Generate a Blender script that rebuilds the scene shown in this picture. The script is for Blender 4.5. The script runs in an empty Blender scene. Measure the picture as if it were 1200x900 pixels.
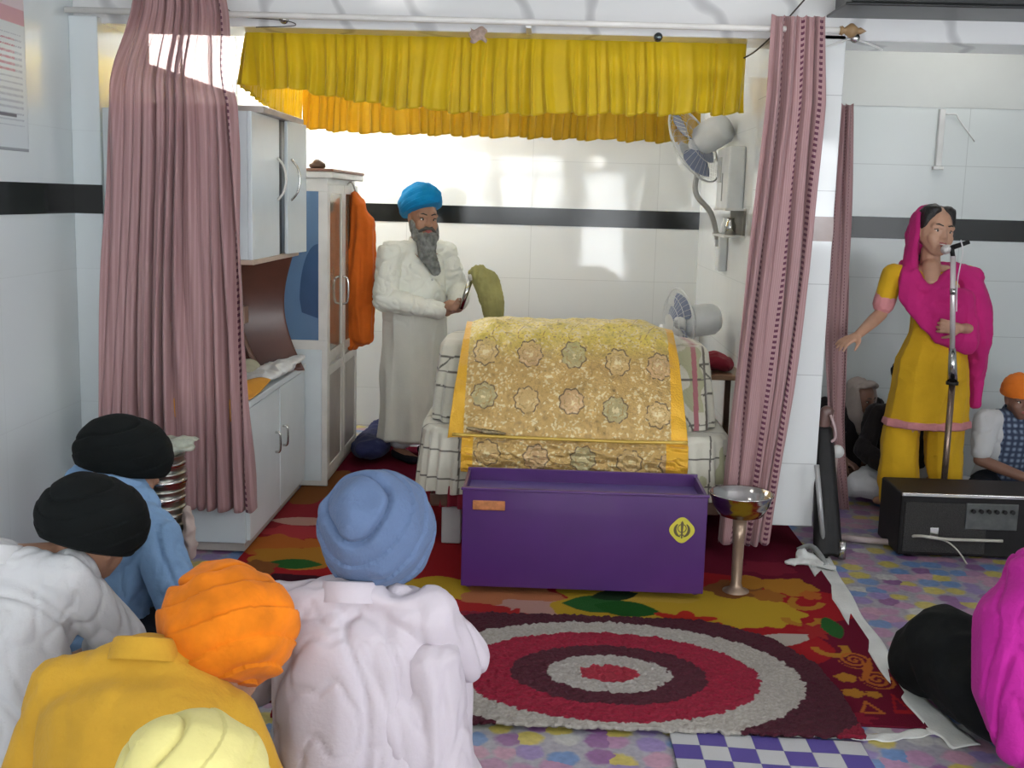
import bpy, bmesh, math, random
import numpy as np
from mathutils import Vector, Matrix, Euler, noise
random.seed(7); np.random.seed(7)
PI = math.pi
SC = bpy.context.scene
COL = SC.collection
# ------------------------------------------------------------------ camera
FPX = 1350.0
CAMZ = 1.6
PITCH = math.radians(9.05); YAW = math.radians(1.45); ROLL = math.radians(1.55)
CR = Matrix.Rotation(YAW, 3, 'Z') @ Matrix.Rotation(PI/2-PITCH, 3, 'X') @ Matrix.Rotation(ROLL, 3, 'Z')
cd = bpy.data.cameras.new('camera'); cam = bpy.data.objects.new('camera', cd); COL.objects.link(cam)
cam.matrix_world = Matrix.Translation((0, 0, CAMZ)) @ CR.to_4x4()
cd.sensor_width = 36; cd.lens = FPX/1200*36; cd.clip_start = .05
SC.camera = cam
def ray(x, y): return CR @ Vector(((x-600)/FPX, -(y-450)/FPX, -1))
def W(x, y, Y):
    r = ray(x, y); return Vector((0, 0, CAMZ)) + r*(Y/r.y)
def F(x, y, z=0.0):
    r = ray(x, y); return Vector((0, 0, CAMZ)) + r*((z-CAMZ)/r.z)
# ------------------------------------------------------------------ materials
def nmat(name):
    m = bpy.data.materials.new(name); m.use_nodes = True
    n = m.node_tree.nodes; b = n['Principled BSDF']
    return m, n, m.node_tree.links, b
def coord(n, l, space='Object', scale=(1, 1, 1), swap=None):
    t = n.new('ShaderNodeTexCoord'); out = t.outputs[space]
    if swap:
        s = n.new('ShaderNodeSeparateXYZ'); l.new(out, s.inputs[0])
        c = n.new('ShaderNodeCombineXYZ')
        for i, a in enumerate(swap): l.new(s.outputs['XYZ'.index(a)], c.inputs[i])
        out = c.outputs[0]
    mp = n.new('ShaderNodeMapping'); mp.inputs['Scale'].default_value = scale
    l.new(out, mp.inputs[0]); return mp.outputs[0]
def plain(name, col, rough=.6, metal=0, var=.12, scale=6, bump=0, bscale=60, sheen=0, spec=.5, trans=0, coat=0):
    m, n, l, b = nmat(name)
    c = coord(n, l)
    t = n.new('ShaderNodeTexNoise'); t.inputs['Scale'].default_value = scale; t.inputs['Detail'].default_value = 4
    l.new(c, t.inputs[0])
    r = n.new('ShaderNodeValToRGB'); l.new(t.outputs[0], r.inputs[0])
    r.color_ramp.elements[0].position = .3; r.color_ramp.elements[1].position = .7
    r.color_ramp.elements[0].color = tuple(max(0, v*(1-var)) for v in col)+(1,)
    r.color_ramp.elements[1].color = tuple(min(1, v*(1+var)) for v in col)+(1,)
    l.new(r.outputs[0], b.inputs['Base Color'])
    b.inputs['Roughness'].default_value = rough; b.inputs['Metallic'].default_value = metal
    b.inputs['Specular IOR Level'].default_value = spec
    b.inputs['Sheen Weight'].default_value = sheen
    b.inputs['Coat Weight'].default_value = coat
    if trans: b.inputs['Transmission Weight'].default_value = trans
    if bump:
        t2 = n.new('ShaderNodeTexNoise'); t2.inputs['Scale'].default_value = bscale; t2.inputs['Detail'].default_value = 3
        l.new(c, t2.inputs[0])
        bp = n.new('ShaderNodeBump'); bp.inputs['Strength'].default_value = bump; bp.inputs['Distance'].default_value = .01
        l.new(t2.outputs[0], bp.inputs['Height']); l.new(bp.outputs[0], b.inputs['Normal'])
    return m
def cloth(name, col, var=.1, bump=.25, rough=.85, sheen=.06): return plain(name, col, rough, 0, var, 9, bump, 90, sheen, .25)
def vcol(name, rough=.9, bump=0, bscale=200, spec=.2, sheen=0, metal=0):
    m, n, l, b = nmat(name)
    a = n.new('ShaderNodeAttribute'); a.attribute_name = 'Col'
    l.new(a.outputs['Color'], b.inputs['Base Color'])
    b.inputs['Roughness'].default_value = rough; b.inputs['Specular IOR Level'].default_value = spec
    b.inputs['Sheen Weight'].default_value = sheen; b.inputs['Metallic'].default_value = metal
    if bump:
        t2 = n.new('ShaderNodeTexNoise'); t2.inputs['Scale'].default_value = bscale; t2.inputs['Detail'].default_value = 3
        l.new(coord(n, l), t2.inputs[0])
        bp = n.new('ShaderNodeBump'); bp.inputs['Strength'].default_value = bump; bp.inputs['Distance'].default_value = .01
        l.new(t2.outputs[0], bp.inputs['Height']); l.new(bp.outputs[0], b.inputs['Normal'])
    return m
def tile(name, swap, w, h, col, rough=.07, grout=.62, off=(0, 0)):
    m, n, l, b = nmat(name)
    c = coord(n, l, swap=swap)
    mp = n.new('ShaderNodeMapping'); mp.inputs['Location'].default_value = (off[0], off[1], 0); l.new(c, mp.inputs[0])
    br = n.new('ShaderNodeTexBrick'); br.offset = 0; l.new(mp.outputs[0], br.inputs['Vector'])
    br.inputs['Scale'].default_value = 1; br.inputs['Brick Width'].default_value = w; br.inputs['Row Height'].default_value = h
    br.inputs['Mortar Size'].default_value = .0022; br.inputs['Mortar Smooth'].default_value = .2
    br.inputs['Color1'].default_value = col+(1,); br.inputs['Color2'].default_value = tuple(v*.97 for v in col)+(1,)
    br.inputs['Mortar'].default_value = tuple(v*grout for v in col)+(1,)
    l.new(br.outputs['Color'], b.inputs['Base Color'])
    b.inputs['Roughness'].default_value = rough
    t2 = n.new('ShaderNodeTexNoise'); t2.inputs['Scale'].default_value = 2.2; l.new(c, t2.inputs[0])
    bp = n.new('ShaderNodeBump'); bp.inputs['Strength'].default_value = .12; bp.inputs['Distance'].default_value = .02
    l.new(t2.outputs[0], bp.inputs['Height']); l.new(bp.outputs[0], b.inputs['Normal'])
    return m
def emit(name, col, s):
    m, n, l, b = nmat(name); b.inputs['Base Color'].default_value = col+(1,)
    b.inputs['Emission Color'].default_value = col+(1,); b.inputs['Emission Strength'].default_value = s
    return m
def marble(name):
    m, n, l, b = nmat(name)
    c = coord(n, l, swap='XZY')
    mp = n.new('ShaderNodeMapping'); mp.inputs['Rotation'].default_value = (0, 0, -.5); l.new(c, mp.inputs[0])
    w = n.new('ShaderNodeTexWave'); w.inputs['Scale'].default_value = .9; w.inputs['Distortion'].default_value = 7
    w.inputs['Detail'].default_value = 3; w.inputs['Detail Scale'].default_value = 1.6; l.new(mp.outputs[0], w.inputs[0])
    r = n.new('ShaderNodeValToRGB'); l.new(w.outputs[0], r.inputs[0])
    e = r.color_ramp.elements; e[0].position = 0; e[0].color = (.55, .55, .55, 1); e[1].position = .09; e[1].color = (.8, .8, .79, 1)
    l.new(r.outputs[0], b.inputs['Base Color']); b.inputs['Roughness'].default_value = .12
    return m
# ------------------------------------------------------------------ mesh helpers
def new_obj(name, me, mat, parent=None, smooth=True):
    o = bpy.data.objects.new(name, me); COL.objects.link(o)
    if mat is not None:
        for m in (mat if isinstance(mat, (list, tuple)) else [mat]): me.materials.append(m)
    if smooth:
        me.polygons.foreach_set('use_smooth', [True]*len(me.polygons))
    if parent is not None: o.parent = parent
    return o
def from_bm(name, bm, mat, parent=None, smooth=True):
    me = bpy.data.meshes.new(name)
    bmesh.ops.recalc_face_normals(bm, faces=bm.faces)
    bm.to_mesh(me); bm.free(); return new_obj(name, me, mat, parent, smooth)
def tag(o, label, cat, group=None, kind=None):
    o['label'] = label; o['category'] = cat
    if group: o['group'] = group
    if kind: o['kind'] = kind
    return o
def root(name, label, cat, loc=(0, 0, 0), rz=0, group=None):
    o = bpy.data.objects.new(name, None); COL.objects.link(o); o.location = loc; o.rotation_euler = (0, 0, rz)
    o.empty_display_size = .1
    return tag(o, label, cat, group)
def setting(o): o['kind'] = 'structure'; return o
def bm_box(bm, a, b, bev=0, M=None, seg=2):
    g = bmesh.ops.create_cube(bm, size=1); v = g['verts']
    c = [(a[i]+b[i])/2 for i in range(3)]; s = [abs(b[i]-a[i]) for i in range(3)]
    for p in v: p.co = Vector((p.co.x*s[0]+c[0], p.co.y*s[1]+c[1], p.co.z*s[2]+c[2]))
    if bev:
        es = list({e for p in v for e in p.link_edges})
        r = bmesh.ops.bevel(bm, geom=es, offset=bev, segments=seg, affect='EDGES', profile=.5)
        v = list(set(r['verts']) | {p for p in v if p.is_valid})
    if M is not None:
        for p in v: p.co = M @ p.co
    return v
def box(name, a, b, mat, parent=None, bev=0, M=None, smooth=False, seg=2):
    bm = bmesh.new(); bm_box(bm, a, b, bev, M, seg)
    o = from_bm(name, bm, mat, parent, smooth)
    return o
def bm_cyl(bm, p0, p1, r0, r1=None, seg=20, caps=True):
    p0 = Vector(p0); p1 = Vector(p1); r1 = r0 if r1 is None else r1
    d = p1-p0; q = d.to_track_quat('Z', 'Y').to_matrix().to_4x4()
    g = bmesh.ops.create_cone(bm, cap_ends=caps, segments=seg, radius1=r0, radius2=r1, depth=d.length)
    M = Matrix.Translation((p0+p1)/2) @ q
    for v in g['verts']: v.co = M @ v.co
    return g['verts']
def cyl(name, p0, p1, r0, mat, parent=None, r1=None, seg=20):
    bm = bmesh.new(); bm_cyl(bm, p0, p1, r0, r1, seg); o = from_bm(name, bm, mat, parent, True)
    o.data.polygons.foreach_set('use_smooth', [len(p.vertices) == 4 for p in o.data.polygons]); return o
def lathe(name, prof, mat, parent=None, seg=40, M=None, closed=False):
    bm = bmesh.new(); rings = []
    for r, z in prof:
        rings.append([bm.verts.new((max(r, 1e-4)*math.cos(2*PI*i/seg), max(r, 1e-4)*math.sin(2*PI*i/seg), z)) for i in range(seg)])
    n = len(rings)
    for j in range(n if closed else n-1):
        a, b = rings[j], rings[(j+1) % n]
        for i in range(seg): bm.faces.new((a[i], a[(i+1) % seg], b[(i+1) % seg], b[i]))
    bmesh.ops.remove_doubles(bm, verts=bm.verts, dist=2e-4)
    if M is not None: bmesh.ops.transform(bm, matrix=M, verts=bm.verts)
    return from_bm(name, bm, mat, parent, True)
def tube(name, pts, r, mat, parent=None, seg=8, res=6):
    """bent round tube through the points"""
    P = [Vector(p) for p in pts]; Q = []
    if len(P) > 2 and res > 1:
        ext = [P[0]*2-P[1]]+P+[P[-1]*2-P[-2]]
        for i in range(1, len(ext)-2):
            for k in range(res):
                t = k/res; a, b, c, d = ext[i-1:i+3]
                Q.append(.5*((2*b)+(c-a)*t+(2*a-5*b+4*c-d)*t*t+(3*b-a-3*c+d)*t**3))
        Q.append(P[-1])
    else: Q = P
    rr = r if isinstance(r, (list, tuple)) else None
    bm = bmesh.new(); rings = []; up = Vector((0, 0, 1)); X = None
    for i, p in enumerate(Q):
        d = (Q[min(i+1, len(Q)-1)]-Q[max(i-1, 0)]).normalized()
        if X is None:
            X = d.cross(up)
            if X.length < .01: X = d.cross(Vector((1, 0, 0)))
        X = (X-d*X.dot(d)).normalized(); Y = d.cross(X)
        rad = r if rr is None else rr[0]+(rr[1]-rr[0])*i/(len(Q)-1)
        rings.append([bm.verts.new(p+(X*math.cos(2*PI*k/seg)+Y*math.sin(2*PI*k/seg))*rad) for k in range(seg)])
    for a, b in zip(rings, rings[1:]):
        for k in range(seg): bm.faces.new((a[k], a[(k+1) % seg], b[(k+1) % seg], b[k]))
    bm.faces.new(rings[0]); bm.faces.new(rings[-1])
    return from_bm(name, bm, mat, parent, True)
def grid(name, fn, nu, nv, mat, parent=None, color=None, thick=0, uv=False):
    """surface from fn(u,v)->xyz with optional colour function of the vertex arrays"""
    U, V = np.meshgrid(np.linspace(0, 1, nu), np.linspace(0, 1, nv))
    X, Y, Z = fn(U, V)
    co = np.stack([X+0*U, Y+0*U, Z+0*U], -1).reshape(-1, 3)
    idx = np.arange(nu*nv).reshape(nv, nu)
    q = np.stack([idx[:-1, :-1], idx[:-1, 1:], idx[1:, 1:], idx[1:, :-1]], -1).reshape(-1, 4)
    me = bpy.data.meshes.new(name); me.from_pydata(co.tolist(), [], q.tolist())
    if color is not None:
        c = color(U.reshape(-1), V.reshape(-1), co)
        a = me.color_attributes.new('Col', 'FLOAT_COLOR', 'POINT')
        a.data.foreach_set('color', np.concatenate([c, np.ones((len(c), 1))], 1).astype(np.float32).reshape(-1))
    o = new_obj(name, me, mat, parent, True)
    if uv:
        L = me.uv_layers.new(name='UVMap'); vi = np.empty(len(me.loops), dtype=np.int32); me.loops.foreach_get('vertex_index', vi)
        L.data.foreach_set('uv', np.stack([U.reshape(-1)[vi], V.reshape(-1)[vi]], -1).astype(np.float32).reshape(-1))
    if thick:
        m = o.modifiers.new('solid', 'SOLIDIFY'); m.thickness = thick; m.offset = -1
    return o
# --- volumes: chains of hulled ellipsoids, voxel remeshed into one skin
_ico = None
def ico_pts():
    global _ico
    if _ico is None:
        b = bmesh.new(); bmesh.ops.create_icosphere(b, subdivisions=2, radius=1); _ico = [v.co.copy() for v in b.verts]; b.free()
    return _ico
def el_pts(c, r, R=None):
    if not isinstance(r, (tuple, list)): r = (r, r, r)
    out = []
    for p in ico_pts():
        q = Vector((p.x*r[0], p.y*r[1], p.z*r[2]))
        if R is not None: q = R @ q
        out.append(q+Vector(c))
    return out
def hull(bm, pts):
    vs = [bm.verts.new(p) for p in pts]
    r = bmesh.ops.convex_hull(bm, input=vs)
    bad = {e for e in list(r['geom_interior'])+list(r['geom_unused']) if isinstance(e, bmesh.types.BMVert)}
    bmesh.ops.delete(bm, geom=list(bad), context='VERTS')
def chain(bm, els):
    """els: list of (centre, radius[, rotation])"""
    P = [el_pts(*e) for e in els]
    if len(P) == 1:
        hull(bm, P[0]); return
    for a, b in zip(P, P[1:]): hull(bm, a+b)
def volume(name, chains, voxel, mat, parent=None, smooth=3, disp=None, xf=None, color=None):
    bm = bmesh.new()
    for c in chains: chain(bm, c)
    me = bpy.data.meshes.new(name+'_raw'); bm.to_mesh(me); bm.free()
    t = bpy.data.objects.new('tmp', me); COL.objects.link(t)
    r = t.modifiers.new('r', 'REMESH'); r.mode = 'VOXEL'; r.voxel_size = voxel
    if smooth:
        s = t.modifiers.new('s', 'SMOOTH'); s.iterations = smooth; s.factor = .5
    dg = bpy.context.evaluated_depsgraph_get()
    m2 = bpy.data.meshes.new_from_object(t.evaluated_get(dg)); m2.name = name
    bpy.data.objects.remove(t); bpy.data.meshes.remove(me)
    n = len(m2.vertices); co = np.empty(n*3); m2.vertices.foreach_get('co', co); co = co.reshape(-1, 3)
    if disp is not None:
        no = np.empty(n*3); m2.vertices.foreach_get('normal', no); no = no.reshape(-1, 3)
        co = co+no*disp(co, no)[:, None]
        m2.vertices.foreach_set('co', co.reshape(-1))
    if color is not None:
        a = m2.color_attributes.new('Col', 'FLOAT_COLOR', 'POINT')
        a.data.foreach_set('color', np.concatenate([color(co), np.ones((n, 1))], 1).astype(np.float32).reshape(-1))
    if xf is not None: m2.transform(xf)
    m2.update()
    m2.materials.clear()
    return new_obj(name, m2, mat, parent, True)
def nz(co, f, seed=0):
    f = np.array(f if isinstance(f, (tuple, list)) else (f, f, f), float)
    q = co*f+seed*17.3
    return np.array([noise.noise(Vector(p)) for p in q])
def folds(amp, f=(14, 14, 4), seed=0, amp2=.0, f2=35):
    def d(co, no):
        r = 1-np.abs(nz(co, f, seed))*2.2
        o = amp*(r-.45)
        if amp2: o = o+amp2*nz(co, f2, seed+3)
        return o
    return d
def creases(amp, f=(7, 7, 4), seed=0, amp2=.6, w=.07):
    """soft billows cut by thin pulled creases"""
    def d(co, no):
        wp = nz(co, 3.5, seed+9)[:, None]*np.array([.05, .05, .08]); q = co+wp
        n1 = nz(q, f, seed); n2 = nz(q, tuple(v*1.9 for v in f), seed+4)
        return amp*(amp2*n1*1.6-np.exp(-(n1/w)**2)-.55*np.exp(-(n2/w)**2)+.35)
    return d
def sstep(a, b, x):
    t = np.clip((x-a)/(b-a), 0, 1); return t*t*(3-2*t)
# ------------------------------------------------------------------ people kit
SKIN = plain('skin_brown', (.36, .19, .12), .5, 0, .1, 14, .08, 120)
SKINF = plain('skin_warm', (.52, .29, .19), .45, 0, .07, 14, .05, 120)
SKIND = plain('skin_dark', (.24, .12, .08), .5, 0, .1, 14, .08, 120)
HAIRM = plain('hair_black', (.012, .01, .009), .4, 0, .3, 40, .5, 150)
EYEW = plain('eye_white', (.75, .72, .68), .2, 0, .02)
IRIS = plain('eye_iris', (.02, .012, .008), .12, 0, .1)
LIPM = plain('lips', (.42, .12, .11), .4, 0, .1)
V = Vector
def hm(c, R, s=1.0):
    """head frame: face looks along local -Y"""
    return Matrix.Translation(Vector(c)) @ R.to_4x4() @ Matrix.Scale(s, 4)
def Rxyz(x=0, y=0, z=0):
    return Euler((math.radians(x), math.radians(y), math.radians(z)), 'XYZ').to_matrix()
def xf_chain(M, els):
    R = M.to_3x3(); s = R.to_scale()[0]; R = R.normalized()
    out = []
    for e in els:
        c, r = e[0], e[1]; R0 = e[2] if len(e) > 2 else Matrix.Identity(3)
        r = tuple(v*s for v in r) if isinstance(r, (tuple, list)) else r*s
        out.append((M @ Vector(c), r, R @ R0))
    return out
def head_chains(M, female=False, chub=0, nose=1):
    k = .9 if female else 1
    C = [
        [((0, .012, .035), (.076, .095, .088)), ((0, -.01, .0), (.07*k+chub, .08, .07))],
        [((0, -.012, -.02), (.066*k+chub, .075, .06)), ((0, -.05, -.088), (.03*k+chub, .028, .022))],
        [((.034, -.058, -.028), (.03, .026, .03)), ((.02, -.062, -.07), (.02, .02, .02))],
        [((-.034, -.058, -.028), (.03, .026, .03)), ((-.02, -.062, -.07), (.02, .02, .02))],
        [((-.045, -.066, .022), .014), ((-.015, -.078, .020), .013), ((.015, -.078, .020), .013), ((.045, -.066, .022), .014)],
        [((0, -.083, .012), .009*nose), ((0, -.102+.006*(nose < 1), -.022), .0125*k*nose+.0005)],
        [((-.013*nose, -.09, -.027), .0085*nose), ((.013*nose, -.09, -.027), .0085*nose)],
        [((-.02, -.078, -.052), .011), ((0, -.086, -.05), .012), ((.02, -.078, -.052), .011)],
        [((.074+chub, .008, .008), (.008, .016, .022)), ((.072+chub, .0, -.022), (.007, .009, .012))],
        [((-.074-chub, .008, .008), (.008, .016, .022)), ((-.072-chub, .0, -.022), (.007, .009, .012))],
    ]
    return [xf_chain(M, c) for c in C]
def face_bits(par, M, mats=True, smile=0, brow=True):
    for s in (-1, 1):
        e = xf_chain(M, [((s*.031, -.070, .002), (.0125, .010, .0078))])
        ew = volume('eye', [e], .0022, EYEW, par, 1)
        volume('iris', [xf_chain(M, [((s*.030, -.0785, .002), (.0055, .003, .0058))])], .0012, IRIS, ew, 1)
        volume('eyelid', [xf_chain(M, [((s*.031-.013, -.072, .007), .0035), ((s*.031, -.079, .0105), .0035), ((s*.031+.013, -.072, .007), .0035)])], .0018, HAIRM, par, 1)
        if brow:
            volume('eyebrow', [xf_chain(M, [((s*.014, -.087, .026), (.004, .004, .0035)), ((s*.032, -.083, .032), (.004, .004, .0035)), ((s*.052, -.069, .026), (.003, .003, .002))])], .002, HAIRM, par, 1)
    volume('lips', [xf_chain(M, [((-.024, -.079, -.055+smile), .003), ((-.01, -.0925, -.052), .0052), ((.01, -.0925, -.052), .0052), ((.024, -.079, -.055+smile), .003)]),
                    xf_chain(M, [((-.018, -.082, -.058+smile*.5), .003), ((0, -.0925, -.063), .0055), ((.018, -.082, -.058+smile*.5), .003)])], .0022, LIPM, par, 1)
    if smile:
        volume('teeth', [xf_chain(M, [((-.013, -.0925, -.0565), .0028), ((0, -.0965, -.0572), .0032), ((.013, -.0925, -.0565), .0028)])], .0016, EYEW, par, 1)
def hand_chains(w, d, n, curl=.5, side=1, s=1.0, spread=.10):
    """w wrist, d pointing along the hand, n palm normal (fingers bend to it), side +1/-1 = where the thumb sits"""
    w = Vector(w); d = Vector(d).normalized(); n = Vector(n); n = (n-d*n.dot(d)).normalized(); t = d.cross(n)*side
    fl = Matrix([t, n, d]).transposed()
    C = [[(w-d*.01*s, (.026*s, .019*s, .02*s), fl), (w+d*.035*s, (.036*s, .014*s, .03*s), fl), (w+d*.075*s, (.04*s, .012*s, .016*s), fl)]]
    L = [.072, .080, .075, .058]
    for i in range(4):
        off = (1.5-i)*.021*s
        p = w+d*.082*s+t*off; a = 0; ln = L[i]*s; seq = [(p-d*.02*s, .0105*s)]
        dirn = (d+t*(1.5-i)*spread).normalized()
        for k, fr in enumerate((.45, .32, .23)):
            a += curl*(.75 if k == 0 else 1.0)
            q = dirn*math.cos(a)+n*math.sin(a)
            seq.append((p, (.0100-.0008*k)*s)); p = p+q*ln*fr
        seq.append((p, .0072*s)); C.append(seq)
    p = w+d*.02*s+t*.026*s; q1 = (d*.6+t*.75+n*.25).normalized(); q2 = (d*.85+t*.35+n*.35*(1+curl)).normalized()
    C.append([(p, .014*s), (p+q1*.035*s, .0125*s), (p+q1*.035*s+q2*.032*s, .0105*s), (p+q1*.035*s+q2*.058*s, .008*s)])
    return C
def arm_chains(sh, el, wr, k=1.0):
    return [[(sh, .05*k), (V(sh).lerp(V(el), .45), .045*k), (el, .037*k)], [(el, .038*k), (V(el).lerp(V(wr), .3), .038*k), (wr, .025*k)]]
def turban(par, M, r, mat, name='turban', axis=(0, .55, .8), cap=42, layer=13, amp=.006, spiral=6, low=-.05, seed=0, squash=1.0, tuck=True, voff=0, n=150):
    """wound cloth: overlapping turns ordered round `axis`, with a puffed cap in the middle"""
    ax = np.array(axis, float); ax /= np.linalg.norm(ax)
    e1 = np.cross(ax, [1, .1, 0]); e1 /= np.linalg.norm(e1); e2 = np.cross(ax, e1)
    th = np.linspace(0, PI, n); ph = np.linspace(0, 2*PI, n*2, endpoint=False)
    TH, PH = np.meshgrid(th, ph, indexing='ij')
    D = np.cos(TH)[..., None]*ax+np.sin(TH)[..., None]*(np.cos(PH)[..., None]*e1+np.sin(PH)[..., None]*e2)
    a = np.degrees(TH)
    cp = cap+5*np.sin(PH*2+seed)+3*np.sin(PH*3+1+seed)
    s = a-cp+spiral*np.sin(PH+seed)+3*np.sin(2*PH+seed*2)
    fr = (s/layer) % 1.0
    saw = amp*(1-fr)**.6*1.15
    off = np.where(s > 0, saw, 0)
    g = np.exp(-(s/3.0)**2)*amp*1.7
    capd = np.where(s <= 0, amp*2.4*np.sqrt(np.clip(-s/cap, 0, 1)), 0)
    off = off-g+capd
    q = D.reshape(-1, 3)
    wr = nz(q, (2.6, 2.6, 2.6), seed+1).reshape(TH.shape)*amp*1.3
    off = off+wr
    P = D*np.array(r)+D*off[..., None]
    z = P[..., 2]
    lowz = low
    P[..., 2] = np.where(z < lowz, lowz+(z-lowz)*.25, z)
    P[..., 2] += voff
    nv, nu = TH.shape
    co = P.reshape(-1, 3); idx = np.arange(nv*nu).reshape(nv, nu)
    nx = np.roll(idx, -1, 1)
    qd = np.stack([idx[:-1], nx[:-1], nx[1:], idx[1:]], -1).reshape(-1, 4)
    me = bpy.data.meshes.new(name); me.from_pydata(co.tolist(), [], qd.tolist()); me.transform(M)
    bm = bmesh.new(); bm.from_mesh(me); bmesh.ops.remove_doubles(bm, verts=bm.verts, dist=1e-5); bmesh.ops.recalc_face_normals(bm, faces=bm.faces); bm.to_mesh(me); bm.free()
    return new_obj(name, me, mat, par, True)
def sitter(name, label, loc, yaw, skin, shirt, trousers, turb, lean=.06, side=0, headp=None, headR=(0, 0, 0), sc=1.0, group=None,
           tr=(.135, .155, .115), tkw={}, elbows=None, wrists=None, bulk=1.0, collar=True, beard=False, knees=None, short=False, stilt=0, drop=0, cdisp=.011, face=False, shirt_f=None, long=True, vox=.009, extra=None):
    """cross-legged person, local frame facing -Y, seat at the origin"""
    r = root(name, label, 'person', loc, math.radians(yaw), group); r.scale = (sc, sc, sc)
    nk = V((side*.8, -lean, .600)); hp = V(headp) if headp else V((side, -lean-.035, .735))
    HR = Rxyz(*headR); HM = hm(hp, HR)
    shl = V((.180, -lean*.9, .515)); shr = V((-.180, -lean*.9, .515))
    shl.x += side*.6; shr.x += side*.6; shr.z -= stilt+drop; shl.z += stilt*.3-drop
    el = elbows or [V((.27, -.10-lean, .31)), V((-.27, -.10-lean, .31))]
    wr = wrists or [V((.13, -.27-lean, .22)), V((-.13, -.27-lean, .22))]
    kn = knees or [V((.33, -.26, .11)), V((-.33, -.26, .11))]
    an = [V((-.10, -.36, .07)), V((.12, -.30, .07))]
    chest = V((side*.5, -lean*.7, .43)); waist = V((side*.2, -lean*.3, .25)); pel = V((0, 0, .13))
    b = bulk
    body = [[(pel, (.15*b, .11*b, .10)), (waist, (.13*b, .10*b, .1)), (chest+V((0, -.01, 0)), (.13*b, .08*b, .10)), (nk-V((0, 0, .09)), (.07, .045, .04))],
            [(nk-V((0, 0, .05)), (.052, .052, .04)), (hp+HR @ V((0, .01, -.05)), (.055, .06, .05))],
            [(shl-V((0, 0, .02)), .045), (shr-V((0, 0, .02)), .045)]]
    for i in range(2):
        body += arm_chains([shl, shr][i], el[i], wr[i], .95)
        dd = V((0, -.04, 0))+V(([-.5, .5][i], -.4, -.35)); body += hand_chains(wr[i], dd, (0, 0, -1), .35, [1, -1][i], 1)
        hp_ = V(([.09, -.09][i], -.02, .12))
        body += [[(hp_, .075), (kn[i], .055)], [(kn[i], .05), (an[i], .035)], [(an[i], (.035, .035, .03)), (an[i]+V(([-.12, .12][i], .0, -.02)), (.04, .035, .025))]]
    body += head_chains(HM)
    bo = volume('body', body, vox*.75, skin, r, 3)
    # clothes
    sh = [[(pel+V((0, 0, .0)), (.205*b, .155*b, .12)), (waist, (.175*b, .14*b, .1)), (chest, (.190*b, .135*b, .12)), (nk-V((0, -.0, .085)), (.125, .085, .05))],
          [(shl, (.070, .075, .062)), (nk-V((0, -.01, .028)), (.068, .064, .03))], [(nk-V((0, -.01, .028)), (.068, .064, .03)), (shr, (.070, .075, .062))]]
    if long: sh += [[(pel+V((0, .04, -.05)), (.25*b, .17*b, .06)), (pel+V((0, -.15, .0)), (.24, .14, .08))]]
    for i in range(2):
        s0 = [shl, shr][i]
        sh += [[(s0, .073), (V(s0).lerp(el[i], .5), .067), (el[i], .063) if not short else (V(s0).lerp(el[i], .75), .062)]]
        if not short: sh += [[(el[i], .063), (V(el[i]).lerp(wr[i], .5), .055), (V(el[i]).lerp(wr[i], .88), .045)]]
    volume('shirt', sh, vox, shirt, r, 4, shirt_f or creases(cdisp, (7, 7, 4), 3+len(label)))
    if collar:
        axn = V((0, -.25-lean, 1)).normalized(); cq = axn.to_track_quat('Z', 'Y').to_matrix().to_4x4()
        lathe('collar', [(.078, -.032), (.073, -.005), (.068, .014), (.063, .018), (.060, .012), (.066, -.028)], shirt, r, 36, Matrix.Translation(nk-V((0, -.012, .022))) @ cq)
    tc = []
    for i in range(2):
        hp_ = V(([.09, -.09][i], -.02, .13))
        tc += [[(hp_, .11), (V(hp_).lerp(kn[i], .6), .095), (kn[i], .078)], [(kn[i], .075), (an[i], .055)]]
    volume('trousers', tc, vox, trousers, r, 4, folds(.010, (9, 9, 9), 8, .003, 30))
    if turb is not None:
        kw = dict(axis=(0, .55, .8)); kw.update(tkw)
        turban(r, HM @ Matrix.Translation((0, .012, .055)), tr, turb, **kw)
    if face: face_bits(r, HM)
    if beard:
        volume('beard', [xf_chain(HM, [((.06, -.02, -.05), (.02, .03, .03)), ((.03, -.065, -.09), (.03, .025, .03)), ((-.03, -.065, -.09), (.03, .025, .03)), ((-.06, -.02, -.05), (.02, .03, .03))])], .004, HAIRM, r, 1)
    if extra: extra(r, HM)
    return r, HM
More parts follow.
